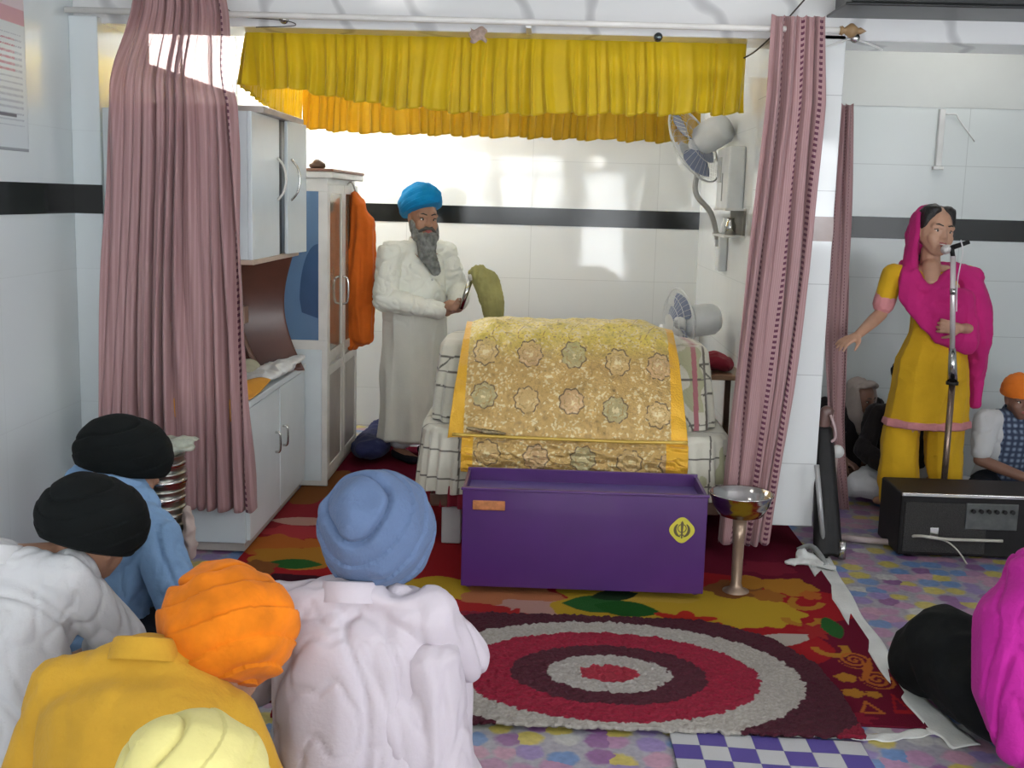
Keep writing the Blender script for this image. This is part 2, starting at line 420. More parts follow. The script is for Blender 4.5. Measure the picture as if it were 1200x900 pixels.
# ------------------------------------------------------------------ setting
WHT = (.78, .80, .79)
M_TL = tile('tile_left', 'YZX', .9, .62, (.80, .86, .87), .16, .93)
M_TB = tile('tile_back', 'XZY', .86, .40, WHT, .06, .82, (.1, .13))
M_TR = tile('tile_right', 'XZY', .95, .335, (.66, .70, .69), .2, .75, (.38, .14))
M_TS = tile('tile_side', 'YZX', .6, .40, WHT, .08, .82)
M_TP = tile('tile_pillar', 'XZY', .5, .42, WHT, .08, .7, (.12, 0))
M_BLK = plain('tile_black', (.010, .011, .010), .14, 0, .1, 8, 0, 60, 0, .3)
M_MAR = marble('tile_marble')
M_CEIL = plain('ceiling_paint', (.72, .73, .72), .8, 0, .03)
def floormat():
    m, n, l, b = nmat('vinyl_floral')
    c = coord(n, l)
    nt = n.new('ShaderNodeTexNoise'); nt.inputs['Scale'].default_value = 30; nt.inputs['Detail'].default_value = 3; l.new(c, nt.inputs[0])
    mx = n.new('ShaderNodeMix'); mx.data_type = 'VECTOR'; mx.inputs[0].default_value = .035
    l.new(c, mx.inputs[4]); l.new(nt.outputs['Color'], mx.inputs[5])
    v = n.new('ShaderNodeTexVoronoi'); v.inputs['Scale'].default_value = 11.5; v.inputs['Randomness'].default_value = .55; l.new(mx.outputs[1], v.inputs['Vector'])
    s = n.new('ShaderNodeSeparateColor'); l.new(v.outputs['Color'], s.inputs[0])
    r = n.new('ShaderNodeValToRGB'); r.color_ramp.interpolation = 'CONSTANT'; l.new(s.outputs[0], r.inputs[0])
    cols = [(0, (.36, .20, .32)), (.17, (.46, .38, .09)), (.34, (.24, .18, .38)), (.5, (.12, .22, .42)), (.66, (.42, .24, .32)), (.8, (.42, .42, .40)), (.9, (.22, .10, .24))]
    e = r.color_ramp.elements
    e[0].position = 0; e[0].color = cols[0][1]+(1,); e[1].position = cols[1][0]; e[1].color = cols[1][1]+(1,)
    for p, k in cols[2:]:
        x = e.new(p); x.color = k+(1,)
    # petals: lighter heart, paler gaps
    r2 = n.new('ShaderNodeValToRGB'); l.new(v.outputs['Distance'], r2.inputs[0])
    r2.color_ramp.elements[0].position = .46; r2.color_ramp.elements[0].color = (0, 0, 0, 1); r2.color_ramp.elements[1].position = .60; r2.color_ramp.elements[1].color = (1, 1, 1, 1)
    m2 = n.new('ShaderNodeMix'); m2.data_type = 'RGBA'; l.new(r2.outputs[0], m2.inputs[0]); l.new(r.outputs[0], m2.inputs[6]); m2.inputs[7].default_value = (.30, .29, .33, 1)
    t2 = n.new('ShaderNodeTexNoise'); t2.inputs['Scale'].default_value = 45; t2.inputs['Detail'].default_value = 5; l.new(c, t2.inputs[0])
    m3 = n.new('ShaderNodeMix'); m3.data_type = 'RGBA'; m3.blend_type = 'OVERLAY'; m3.inputs[0].default_value = .4; l.new(m2.outputs[2], m3.inputs[6]); l.new(t2.outputs[0], m3.inputs[7])
    l.new(m3.outputs[2], b.inputs['Base Color']); b.inputs['Roughness'].default_value = .38
    return m
M_FLOOR = floormat()
XL = -2.15; YB = 8.0; YR = 7.0; XR = 3.6; YF = -2.6; ZC = 2.78
setting(box('floor', (-2.4, YF-.2, -.1), (XR+.2, YB+.2, 0), M_FLOOR))
setting(box('ceiling', (-2.4, YF-.2, ZC), (XR+.2, YB+.2, ZC+.1), M_CEIL))
setting(box('wall_left', (XL-.15, YF-.2, 0), (XL, YB+.2, ZC), M_TL))
setting(box('wall_back', (XL, YB, 0), (1.05, YB+.15, ZC), M_TB))
setting(box('wall_right', (XR, YF-.2, 0), (XR+.15, YB+.2, ZC), M_TL))
xc = 1.05
setting(box('wall_partition', (xc, 5.62, 0), (xc+.12, YB+.1, ZC), M_TS))
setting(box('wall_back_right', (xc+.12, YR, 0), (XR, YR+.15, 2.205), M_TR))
M_PAINT = plain('paint_satin', (.60, .62, .60), .25, 0, .03, 3)
setting(box('wall_upper_right', (xc+.12, YR-.004, 2.205), (XR, YR+.15, ZC), M_PAINT))
# pillar at the right of the alcove, leaning with nothing
px0 = 0.985; px1 = 1.30
setting(box('pillar_right', (px0, 5.3, .12), (px1, 5.62, 2.36), M_TP, None, .004))
setting(box('pillar_left', (XL, 5.25, 0), (-2.02, 5.6, 2.36), M_TL, None, .004))
setting(box('trim_1', (XL, YF, 1.49), (XL+.004, 5.25, 1.62), M_BLK))
setting(box('trim_2', (XL+.004, 5.246, 1.49), (-2.016, 5.25, 1.62), M_BLK))
setting(box('trim_3', (XL, YB-.004, 1.435), (xc, YB, 1.555), M_BLK))
M_BLKREFL = plain('tile_black_reflecting', (.30, .22, .20), .15, 0, .2)  # black band on the pillar, its glossy reflection painted in as brown
setting(box('trim_4', (px0, 5.296, 1.455), (px1, 5.3, 1.565), M_BLKREFL))
setting(box('trim_5', (xc+.12, YR-.004, 1.435), (XR, YR, 1.562), M_BLK))
setting(box('beam_front', (XL, 5.3, 2.335), (XR, 5.62, 2.62), M_MAR, None, .006))
setting(box('beam_upper', (XL, 5.36, 2.62), (XR, 5.62, ZC), M_CEIL))
# dark duct across the top right, in front of the beam
M_DK = plain('painted_black', (.012, .013, .013), .35, 0, .4)
bx = root('hanging_duct', 'black boxed duct running in front of the beam at the top right corner', 'duct', (W(1003, 4, 5.0).x, 4.98, W(1100, 10, 5.0).z+.012))
box('duct_body', (-.02, 0, 0), (2.1, .3, .28), M_DK, bx, .01)
box('flange', (-.05, -.02, -.012), (2.2, .32, .0), M_DK, bx, .004)
# rear wall behind the camera, with windows and an open doorway that give the daylight
WIN = [(-1.95, -.95, 1.25, 2.35), (-.75, .25, 1.25, 2.35), (1.5, 3.3, 1.2, 2.35)]
DOOR = (.62, 1.25, 0, 2.1)
def rearwall():
    bm = bmesh.new(); xs = sorted({XL, XR}|{w[0] for w in WIN+[DOOR]}|{w[1] for w in WIN+[DOOR]})
    for a, b in zip(xs, xs[1:]):
        c = (a+b)/2; hs = [w for w in WIN+[DOOR] if w[0] < c < w[1]]
        if hs:
            w = hs[0]
            if w[2] > 0: bm_box(bm, (a, YF-.15, 0), (b, YF, w[2]))
            bm_box(bm, (a, YF-.15, w[3]), (b, YF, ZC))
        else: bm_box(bm, (a, YF-.15, 0), (b, YF, ZC))
    return bm
setting(from_bm('wall_rear', rearwall(), M_PAINT, None, False))
M_DAY = emit('daylight_pane', (.93, .97, 1.0), 10)
M_FR = plain('frame_white', (.7, .7, .68), .4)
for i, (a, b, c, d) in enumerate(WIN):
    w = setting(box('window_%d' % (i+1), (a, YF-.12, c), (b, YF-.11, d), M_DAY))
    bm = bmesh.new()
    for x in (a, (a+b)/2, b): bm_box(bm, (x-.025, YF-.10, c), (x+.025, YF-.04, d))
    for z in (c, c+.7*(d-c), d): bm_box(bm, (a, YF-.10, z-.025), (b, YF-.04, z+.025))
    from_bm('window_frame', bm, M_FR, w, False)
setting(box('door_1', (DOOR[0], YF-.14, 0), (DOOR[1], YF-.13, DOOR[3]), M_DAY))
# added glowing side pane, out of the frame on the right, brightens the left wall
w = setting(box('window_5', (XR-.004, -.6, 1.0), (XR+.001, 2.6, 2.4), emit('side_fill_glow', (.93, .97, 1.0), 4.5)))
bm = bmesh.new()
for y in (-.62, .45, 1.5, 2.62): bm_box(bm, (XR-.03, y-.03, .97), (XR, y+.03, 2.43))
for z in (.98, 2.42): bm_box(bm, (XR-.03, -.62, z-.03), (XR, 2.62, z+.03))
from_bm('window_frame', bm, M_FR, w, False)
# ventilator high in the left wall of the alcove
M_VENT = emit('ventilator_pane', (1, .99, .95), 26)
vz0, vz1 = 2.27, 2.62
w = setting(box('window_4', (XL-.001, 6.25, vz0), (XL+.004, 7.95, vz1), M_VENT))
bm = bmesh.new()
for y in (6.23, 6.8, 7.4, 7.97): bm_box(bm, (XL, y-.02, vz0-.02), (XL+.02, y+.02, vz1+.02))
for z in (vz0-.02, vz1+.02): bm_box(bm, (XL, 6.23, z-.015), (XL+.02, 7.97, z+.015))
from_bm('window_frame', bm, M_FR, w, False)
# ------------------------------------------------------------------ lamps
M_LED = emit('led_panel', (1, .98, .94), 12); M_LED2 = emit('led_panel_dim', (1, .98, .94), 6)
M_TUBE = emit('tube_glow', (1, .985, .95), 40); M_TUBE2 = emit('tube_glow_dim', (1, .985, .95), 18)
def tubelight(loc, ln, label, rz=0, M_TUBE=M_TUBE):
    r = root('tube_light', label, 'lamp', loc, rz)
    box('lamp_housing', (-ln/2, -.03, 0), (ln/2, .03, .05), M_FR, r, .006)
    cyl('lamp_tube', (-ln/2+.03, 0, -.018), (ln/2-.03, 0, -.018), .016, M_TUBE, r)
    for s in (-1, 1): box('lamp_socket', (s*ln/2-.03, -.02, -.036), (s*ln/2+.03, .02, 0), M_FR, r, .004)
    return r
tubelight((-.9, 7.3, 2.70), 1.2, 'tube light under the alcove ceiling behind the yellow canopy')
tubelight((2.3, 6.5, 2.70), 1.2, 'tube light above the singing woman in the right bay', 0, M_TUBE2)
for i, (x, y) in enumerate([(-.9, 1.2), (1.4, 1.2), (.95, 4.3), (-.9, 3.6)]):
    r = root('ceiling_light', ['square ceiling light panel, left one nearest the entrance', 'square ceiling light panel, right one nearest the entrance', 'square ceiling light panel just in front of the marble beam', 'square ceiling light panel above the seated men on the left'][i], 'lamp', (x, y, ZC-.03), 0, 'ceiling light panels')
    box('lamp_frame', (-.17, -.17, 0), (.17, .17, .03), M_FR, r, .006)
    box('diffuser', (-.145, -.145, -.006), (.145, .145, .0), M_LED if i > 1 else M_LED2, r, .003)
blb = root('hanging_bulb', 'white bulb hanging on a wire in front of the stage', 'lamp', (.6, 2.0, 2.12))
M_BULB = emit('bulb_glow', (1, .97, .92), 18)
lathe('bulb', [(0, -.07), (.03, -.062), (.045, -.03), (.042, .0), (.028, .03), (.018, .045), (.018, .05)], M_BULB, blb)
cyl('socket', (0, 0, .05), (0, 0, .10), .02, M_DK, blb)
cyl('wire', (0, 0, .10), (0, 0, ZC-2.12), .003, M_DK, blb)
# ------------------------------------------------------------------ curtains
def curtmat(name, sheer=.16, ncol=5.0, cw=(.88, .97), vf=125):
    m, n, l, b = nmat(name)
    t = n.new('ShaderNodeUVMap'); s = n.new('ShaderNodeSeparateXYZ'); l.new(t.outputs[0], s.inputs[0])
    def mth(op, a, bv=None):
        k = n.new('ShaderNodeMath'); k.operation = op
        for i, v in enumerate((a, bv)):
            if v is None: continue
            if isinstance(v, (int, float)): k.inputs[i].default_value = v
            else: l.new(v, k.inputs[i])
        return k.outputs[0]
    # lace ladders: short dark dashes in a few narrow columns
    u = mth('MULTIPLY', s.outputs[0], ncol); fu = mth('FRACT', mth('ADD', u, .13))
    col = mth('MULTIPLY', mth('GREATER_THAN', fu, cw[0]), mth('LESS_THAN', fu, cw[1]))
    fv = mth('FRACT', mth('MULTIPLY', s.outputs[1], vf)); dash = mth('GREATER_THAN', fv, .5)
    k = mth('MULTIPLY', col, dash)
    # fine woven stripes
    fs = mth('FRACT', mth('MULTIPLY', s.outputs[0], 46)); st = mth('LESS_THAN', fs, .45)
    mx = n.new('ShaderNodeMix'); mx.data_type = 'RGBA'; l.new(st, mx.inputs[0])
    mx.inputs[6].default_value = (.47, .275, .28, 1); mx.inputs[7].default_value = (.55, .345, .345, 1)
    m2 = n.new('ShaderNodeMix'); m2.data_type = 'RGBA'; l.new(k, m2.inputs[0]); l.new(mx.outputs[2], m2.inputs[6]); m2.inputs[7].default_value = (.14, .03, .07, 1)
    l.new(m2.outputs[2], b.inputs['Base Color']); b.inputs['Roughness'].default_value = .6; b.inputs['Sheen Weight'].default_value = .3
    tr = n.new('ShaderNodeBsdfTranslucent'); l.new(m2.outputs[2], tr.inputs[0])
    a = n.new('ShaderNodeMixShader'); a.inputs[0].default_value = .25; l.new(b.outputs[0], a.inputs[1]); l.new(tr.outputs[0], a.inputs[2])
    tp = n.new('ShaderNodeBsdfTransparent'); tp.inputs[0].default_value = (1, .9, .9, 1)
    a2 = n.new('ShaderNodeMixShader'); a2.inputs[0].default_value = sheer; l.new(a.outputs[0], a2.inputs[1]); l.new(tp.outputs[0], a2.inputs[2])
    l.new(a2.outputs[0], n['Material Output'].inputs[0])
    return m
M_CUR = curtmat('curtain_pink', .2, 1.0, (.07, .095), 85); M_CUR3 = curtmat('curtain_pink_lace', .08, 3.0, (.80, .94), 95); M_CUR2 = curtmat('curtain_pink_small', .1)
def curtain(name, L, R, ybase, nf, amp, mat, label, seed=0, mesh_nu=260, ypush=None):
    """L,R: lists of (z, x) for the two side edges from top to bottom"""
    zs = np.array([p[0] for p in L])[::-1]
    lx = np.array([p[1] for p in L])[::-1]; rx = np.array([p[1] for p in R])[::-1]
    z0, z1 = zs[-1], zs[0]
    def fn(U, Vv):
        Z = z0+(z1-z0)*Vv
        a = np.interp(Z, zs, lx); b = np.interp(Z, zs, rx)
        tt = U+.010*np.sin(7*U*PI+3*Vv+seed)+.008*np.sin(Vv*5+U*19+seed)
        phs = 2*PI*nf*tt+1.2*np.sin(2.2*Vv*PI+U*6+seed)
        am = amp*(.55+.45*np.sin(U*11+seed*2+Vv*2.5))
        w = np.sin(phs)+.35*np.sin(phs*2.1+1+Vv*3)
        X = a+(b-a)*(U+.22/nf*np.cos(phs)*.5)
        Y = ybase+am*w+(ypush(Z) if ypush is not None else 0)
        return X, Y, Z+.006*np.sin(phs)
    o = grid(name, fn, mesh_nu, 90, mat, None, None, .0015, True)
    # ladder columns follow the width of the cloth
    return tag(o, label, 'curtain', 'pink striped curtains')
def xz(px, py, Y): v = W(px, py, Y); return (v.z, v.x)
def edge(pts, Y): return [xz(a, b, Y(b) if callable(Y) else Y) for a, b in pts]
yl = lambda b: 5.11-(.26*min(1, max(0, (b-10)/110)))
Lz = edge([(168, -22), (150, 40), (125, 120), (118, 300), (114, 450), (112, 599)], yl)
Rz_ = edge([(264, -22), (270, 60), (278, 130), (284, 300), (290, 450), (299, 599)], yl)
# resample both on the same z
def resamp(A, B, n=14):
    za = [p[0] for p in A]; zb = [p[0] for p in B]; top = min(za[0], zb[0]); bot = max(za[-1], zb[-1])
    Z = np.linspace(top, bot, n)
    fa = np.interp(-Z, [-z for z in za], [p[1] for p in A]); fb = np.interp(-Z, [-z for z in zb], [p[1] for p in B])
    return list(zip(Z, fa)), list(zip(Z, fb))
A, B = resamp(Lz, Rz_)
curtain('curtain', A, B, 0, 12, .040, M_CUR, 'wide pink striped curtain gathered at the left end of the rod', 1.0, 420,
        lambda Z: 5.045-.19*sstep(2.38, 2.0, Z))
A, B = resamp(edge([(904, 18), (896, 120), (876, 300), (858, 470), (840, 638)], 5.08), edge([(967, 18), (966, 120), (950, 300), (928, 470), (901, 638)], 5.08))
curtain('curtain', A, B, 5.08, 5, .028, M_CUR3, 'pink striped curtain hanging in front of the white tiled pillar', 2.2, 200)
A, B = resamp(edge([(984, 122), (976, 250), (966, 400), (970, 500), (984, 598)], 6.1), edge([(1001, 122), (999, 250), (993, 400), (990, 500), (996, 598)], 6.1))
curtain('curtain', A, B, 6.1, 2.4, .022, M_CUR2, 'narrow pink curtain hanging behind the pillar beside the singer', 4.1, 90)
M_BRASS = plain('wood_finial', (.30, .19, .09), .4, 0, .3)
rod = root('curtain_rod', 'long white curtain rod with brown finial fixed along the marble beam', 'curtain rod', (0, 5.10, 0))
ra = W(60, 0, 5.1); rb = W(992, 36, 5.1); ra.y = rb.y = 0
tt = (rb.z-ra.z); ra.x = -2.1
cyl('pole', (-2.1, 0, rb.z+.012), (rb.x-.03, 0, rb.z), .0135, plain('rod_white', (.8, .78, .74), .25), rod)
Mf = Matrix.Translation((rb.x-.03, 0, rb.z)) @ Matrix.Rotation(PI/2, 4, 'Y')
lathe('finial', [(0, 0), (.017, 0), (.02, .012), (.012, .02), (.02, .03), (.031, .045), (.031, .055), (.018, .072), (.012, .078), (.015, .088), (.006, .105), (0, .115)], M_BRASS, rod, 24, Mf)
for x in (-1.7, -.1, 1.02):
    box('rod_bracket', (x-.012, 0, rb.z-.02), (x+.012, .2, rb.z+.0), M_FR, rod, .003)
# ------------------------------------------------------------------ canopy of two frilled valances
def satin(name, col):
    m = plain(name, col, .38, 0, .1, 7, .15, 30, .3, .4)
    n = m.node_tree.nodes; l = m.node_tree.links; b = n['Principled BSDF']
    tr = n.new('ShaderNodeBsdfTranslucent'); tr.inputs[0].default_value = col+(1,)
    a = n.new('ShaderNodeMixShader'); a.inputs[0].default_value = .35; l.new(b.outputs[0], a.inputs[1]); l.new(tr.outputs[0], a.inputs[2]); l.new(a.outputs[0], n['Material Output'].inputs[0])
    return m
M_YEL = satin('satin_yellow', (.80, .60, .012)); M_YEL2 = satin('satin_yellow_deep', (.78, .52, .02))
can = root('canopy', 'yellow satin canopy with two rows of gathered frills under the beam', 'canopy', (0, 5.5, 2.1))
def frill(name, p0, p1, ztop, zbot, nf, amp, mat, seed, flare=.05):
    p0 = np.array(p0, float); p1 = np.array(p1, float); d = p1-p0; L = np.linalg.norm(d); d = d/L; nrm = np.array([d[1], -d[0]])
    def fn(U, Vv):
        ph = 2*PI*nf*(U+.012*np.sin(23*U+seed)+.006*np.sin(51*U+2*seed))+.7*np.sin(3*Vv+9*U+seed)
        sh = np.tanh(2.2*np.sin(ph))*.9+.25*np.sin(2.3*ph+seed)+.5*np.sin(.37*ph+seed)
        o = amp*(.15+Vv**.8)*sh+flare*Vv
        zb = zbot(U) if callable(zbot) else zbot; zt = ztop(U) if callable(ztop) else ztop
        Z = zt+(zb-zt)*Vv+Vv*(.007*np.sin(ph*.31+seed)+.004*np.sin(ph+1))
        s = U*L+.012*Vv*np.cos(ph)
        return p0[0]+d[0]*s+nrm[0]*o, p0[1]+d[1]*s+nrm[1]*o, Z
    o = grid(name, fn, int(nf*14), 26, mat, can, None, .002)
    o.location = (0, -5.5, -2.1); return o
fa = W(289, 38, 5.48); fb = W(874, 66, 5.48)
fl = W(281, 100, 5.45).z; fm = W(600, 135, 5.45).z; fr_ = W(874, 134, 5.45).z
frill('front_frill', (fa.x, 5.48), (fb.x, 5.48), lambda U: 2.36+0*U, lambda U: np.interp(U, [0, .12, .3, .5, 1], [fl, fl-.02, fm+.02, fm, fr_]), 36, .015, M_YEL, 1.3)
ba = W(356, 150, 7.1); bb = W(800, 168, 7.1)
frill('back_frill', (ba.x, 7.1), (bb.x+.1, 7.1), 2.36, lambda U: np.interp(U, [0, .1, 1], [ba.z, ba.z-.02, bb.z]), 40, .014, M_YEL2, 4.4)
frill('side_frill', (ba.x, 7.1), (fa.x, 5.48), 2.36, lambda U: np.interp(U, [0, 1], [ba.z+.0, fl]), 36, .014, M_YEL, 2.2, .03)
# three ceramic-headed hooks on the beam face, and their strings
M_CHR = plain('chrome', (.55, .55, .52), .15, 1, .1); M_STR = plain('string_dark', (.05, .04, .03), .8)
for (px, py), lb in zip([(771, 44), (333, 23), (560, 41)], ['round dark metal knob on the beam, above the right half of the canopy', 'round steel knob on the beam near the left curtain', 'torn brown tape patch stuck to the beam above the canopy']):
    c = W(px, py, 5.3)
    if px == 560:
        o = grid('tape', lambda U, Vv: (c.x-.036+.072*U+.006*np.sin(Vv*9), 5.2995-.004*np.abs(np.sin(U*9+Vv*4)), c.z-.03+.06*Vv-.008*np.sin(U*7)), 20, 14, plain('tape_brown', (.42, .30, .24), .4, 0, .3, 40), None, None, .001)
        tag(o, lb, 'tape'); continue
    r = root('metal_stud', lb, 'knob', c, 0, 'metal knobs on the beam')
    lathe('knob_head', [(0, -.03), (.014, -.03), (.019, -.022), (.017, -.012), (.008, -.008), (.008, 0)], M_CHR if px == 333 else plain('gunmetal', (.08, .1, .1), .2, .8), r, 24, Matrix.Rotation(-PI/2, 4, 'X'))
    lathe('knob_plate', [(0, -.003), (.02, -.003), (.02, 0)], M_CHR, r, 24, Matrix.Rotation(-PI/2, 4, 'X'))
s = tube('string', [W(262, 6, 5.28), W(271, 14, 5.28), W(285, 20, 5.29), W(333, 24, 5.27), W(345, 30, 5.28), W(300, 32, 5.29)], .002, M_STR)
tag(s, 'thin cord looped round the steel knob at the left of the beam', 'cord')
s = tube('string', [W(872, 68, 5.4), W(885, 60, 5.27), W(905, 42, 5.15), W(930, 14, 5.15), W(946, -4, 5.2)], .0035, M_STR)
tag(s, 'dark cord running up behind the right curtain from the canopy corner', 'cord')
r = root('wall_hook', 'steel hook with white cord below the finial of the rod', 'hook', W(1001, 45, 5.3))
lathe('hook_head', [(0, -.025), (.018, -.025), (.022, -.015), (.01, -.006), (.01, 0)], M_CHR, r, 20, Matrix.Rotation(-PI/2, 4, 'X'))
c0 = W(1001, 45, 5.3)
for nm, pts in (('cord', [(965, 56), (985, 50), (1001, 46), (1035, 58)]),):
    t = tube(nm, [W(a, b, 5.285)-c0 for a, b in pts], .004, M_FR, r)
# conduit and wire on the right wall
r = root('wall_conduit', 'white vertical conduit with loose wire on the right bay wall', 'conduit', W(1098, 195, YR))
c0 = W(1098, 195, YR); H = W(1103, 128, YR).z-c0.z
box('pipe', (-.018, -.03, 0), (.018, -.0, H), M_FR, r, .006)
tube('wire', [V((.02, -.02, H-.03)), V((.08, -.02, H-.03)), V((.10, -.02, H-.06)), V((.20, -.02, H-.18))], .004, M_FR, r)
box('pipe_foot', (-.03, -.035, -.02), (.03, 0, .0), M_FR, r, .004)
# poster on the left wall
def poster():
    P0 = W(0, 180, 4.55); y0, y1 = 4.1, 4.80; z0 = W(30, 178, 4.78).z; z1 = 2.55
    def col(U, Vv, co):
        c = np.tile(np.array([.70, .76, .78]), (len(U), 1)); z = co[:, 2]; y = co[:, 1]
        c[(z > z0+.50)] = (.66, .38, .42)
        c[(z > z0+.56)] = (.74, .62, .64)
        ln = (np.sin(z*260) > .35) & (np.sin(y*330+np.sin(z*400)*3) > -.4) & (z < z0+.46) & (z > z0+.1) & (y < 4.765) & (y > 4.2)
        c[ln] = (.42, .46, .52)
        c[(z > z0+.3) & (z < z0+.45) & ln & (y < 4.7)] = (.5, .12, .2)
        c[(np.abs(z-z0-.14) < .007) & (y < 4.70)] = (.15, .15, .18)
        c[z < z0+.012] = (.35, .38, .4)
        return c
    o = grid('poster', lambda U, Vv: (XL+.0032+.0*U, y0+(y1-y0)*U, z0+(z1-z0)*Vv), 160, 240, vcol('poster_print', .35), None, col, .003)
    tag(o, 'white printed poster with pink heading hung at the left wall edge', 'poster')
poster()
# ------------------------------------------------------------------ carpets
def blobs(spec):
    out = []
    for (px, py, rx, ry, rot, col, *kind) in spec:
        c = F(px, py); a = abs((F(px+rx, py)-c).x); b = abs((F(px, py+ry)-F(px, py-ry)).y)/2
        out.append((c.x, c.y, a, b, math.radians(rot), np.array(col), kind[0] if kind else 'e'))
    return out
def paint(co, base, bl, seed=0, wob=.18):
    x, y = co[:, 0], co[:, 1]
    c = np.tile(np.array(base, float), (len(x), 1))
    for i, (cx, cy, a, b, r, k, kind) in enumerate(bl):
        dx = x-cx; dy = y-cy; u = (dx*math.cos(r)+dy*math.sin(r))/a; v = (-dx*math.sin(r)+dy*math.cos(r))/b
        d = np.hypot(u, v); th = np.arctan2(v, u)
        if kind == 'e': m = d < 1+wob*np.sin(th*5+i)*.6+wob*.3*np.sin(th*9+2*i)
        elif kind == 'f': m = d < .78+.22*np.cos(th*6+i)
        elif kind == 'leaf': m = (np.abs(v) < np.clip(1-u*u, 0, 1))
        elif kind == 'arc': m = (np.abs(d-.8) < .22) & (v < .25)
        elif kind == 'spiral': m = (d < 1) & ((d*2.6+th/(2*PI)) % 1 < .5)
        elif kind == 'ring': m = np.abs(d-.8) < .18
        elif kind == 'tri': m = (np.abs(u) < (1-v)/2) & (v > -1) & ~((np.abs(u) < (1-v)/2-.28) & (v > -.7))
        else: m = (np.abs(u) < 1) & (np.abs(v) < 1)
        c[m] = k
    return c
Ye = (.52, .33, .03); Re = (.36, .02, .025); Or = (.48, .14, .03); Gr = (.03, .12, .03); Ma = (.15, .012, .03); Pk = (.52, .30, .25); Br = (.24, .09, .03); Dk = (.05, .012, .02); Og = (.45, .20, .03)
CARP = blobs([
 (660, 715, 330, 70, 0, Re, 'e'), (450, 640, 190, 90, 0, Re, 'e'), (345, 600, 60, 30, 0, (.30, .03, .04)), (370, 570, 40, 20, 0, Br),
 (350, 625, 45, 8, 0, (.45, .05, .06)), (355, 612, 40, 5, 0, Pk, 'leaf'), (320, 640, 40, 12, 0, Or), (380, 640, 40, 10, 20, Or, 'f'), (350, 655, 60, 13, 0, Og), (345, 662, 34, 6, 0, Gr, 'leaf'), (350, 684, 55, 10, 0, Dk), (300, 668, 24, 10, 0, Br),
 (520, 692, 80, 13, 0, Ye), (505, 702, 26, 7, -10, Gr, 'leaf'), (485, 714, 24, 7, 10, Gr, 'leaf'), (600, 700, 60, 14, 0, (.50, .18, .08)), (625, 716, 50, 12, 0, Pk, 'e'), (545, 722, 55, 16, 0, (.42, .03, .03)), (600, 722, 20, 9, 0, (.42, .03, .03), 'f'),
 (575, 738, 40, 6, 0, Pk), (690, 733, 55, 8, 0, (.42, .05, .06)), (785, 712, 140, 24, 0, Ye), (860, 712, 70, 22, 0, Ye), (905, 722, 30, 14, 0, Ye), (760, 700, 60, 8, 0, (.55, .35, .05)),
 (700, 710, 42, 10, 0, Gr, 'leaf'), (735, 716, 40, 9, -15, (.02, .10, .02), 'leaf'), (720, 700, 30, 6, 20, (.02, .04, .02), 'leaf'),
 (910, 752, 52, 7, 22, (.50, .44, .38), 'leaf'), (803, 729, 42, 12, 0, (.46, .03, .02), 'f'), (838, 737, 24, 7, 0, (.42, .03, .02), 'f'),
 (862, 692, 36, 10, 10, Br), (878, 684, 22, 8, 0, Og, 'leaf'), (925, 690, 30, 10, -10, Og, 'e'), (900, 700, 18, 7, 20, (.36, .14, .03)), (945, 708, 20, 10, -30, Og, 'arc'), (940, 728, 24, 8, 0, Og, 'arc'), (950, 700, 12, 5, 0, Or),
 (955, 742, 20, 10, 0, (.36, .03, .03), 'f'), (975, 738, 13, 12, 0, Gr, 'leaf'), (973, 762, 22, 10, 10, Og, 'arc'), (900, 668, 30, 8, 0, (.22, .02, .04)),
 (1001, 776, 19, 10, 0, Or, 'spiral'), (1028, 799, 20, 11, 0, Or, 'spiral'), (1016, 788, 5, 14, -20, Or), (991, 796, 12, 5, 10, Og, 'e'), (1000, 814, 13, 5, 0, Og, 'e'), (1024, 816, 9, 4, 0, Og, 'e'), (1018, 830, 15, 8, 0, Or, 'tri'), (1052, 826, 12, 12, 0, Re, 'tri'), (1000, 843, 30, 8, 0, (.26, .02, .04), 'f')])
cx0, cx1, cy0, cy1 = -1.31, 0, 3.44, 7.3
rA = F(1088, 856); rB = F(952, 655)
def cfn(U, Vv):
    Y = cy0+(cy1-cy0)*Vv
    xr = rA.x+(rB.x-rA.x)*np.clip((Y-rA.y)/(rB.y-rA.y), 0, 1)
    Yf = Y-.06*(1-Vv)*np.where(U > .5, (U-.5)*.4, 0)
    return cx0+(xr-cx0)*U, Yf, .007+.002*np.sin(U*19+Vv*7)
o = grid('carpet', cfn, 420, 560, vcol('carpet_pile', 1, .5, 260, .03, .0), None, lambda U, Vv, co: paint(co, Ma, CARP)*.8, .006)
tag(o, 'large maroon carpet with red, yellow and green floral pattern under the purple box', 'carpet')
# white underlay showing along the right and front edge
pts = [(936, 652), (962, 650), (985, 690), (1010, 730), (1060, 800), (1110, 850), (1150, 878), (1120, 880), (1085, 862), (1040, 866), (990, 862), (1030, 845)]
def strip(name, L, R, z, mat, n=60, thick=.003):
    L = [F(*p) for p in L]; R = [F(*p) for p in R]
    def ip(P, t):
        k = np.linspace(0, 1, len(P)); return np.interp(t, k, [p.x for p in P]), np.interp(t, k, [p.y for p in P])
    def fn(U, Vv):
        a, b = ip(L, Vv); c, d = ip(R, Vv)
        return a+(c-a)*U+.004*np.sin(Vv*37), b+(d-b)*U, z+.003*np.sin(Vv*31+U*3)
    return grid(name, fn, 8, n, mat, None, None, thick)
M_UND = cloth('underlay_white', (.62, .63, .60))
o = strip('carpet_underlay', [(936, 650), (985, 720), (1040, 800), (1085, 856), (1118, 880)], [(968, 648), (1006, 716), (1062, 798), (1112, 846), (1150, 876)], .006, M_UND)
tag(o, 'white cloth strip showing along the right edge of the maroon carpet', 'cloth')
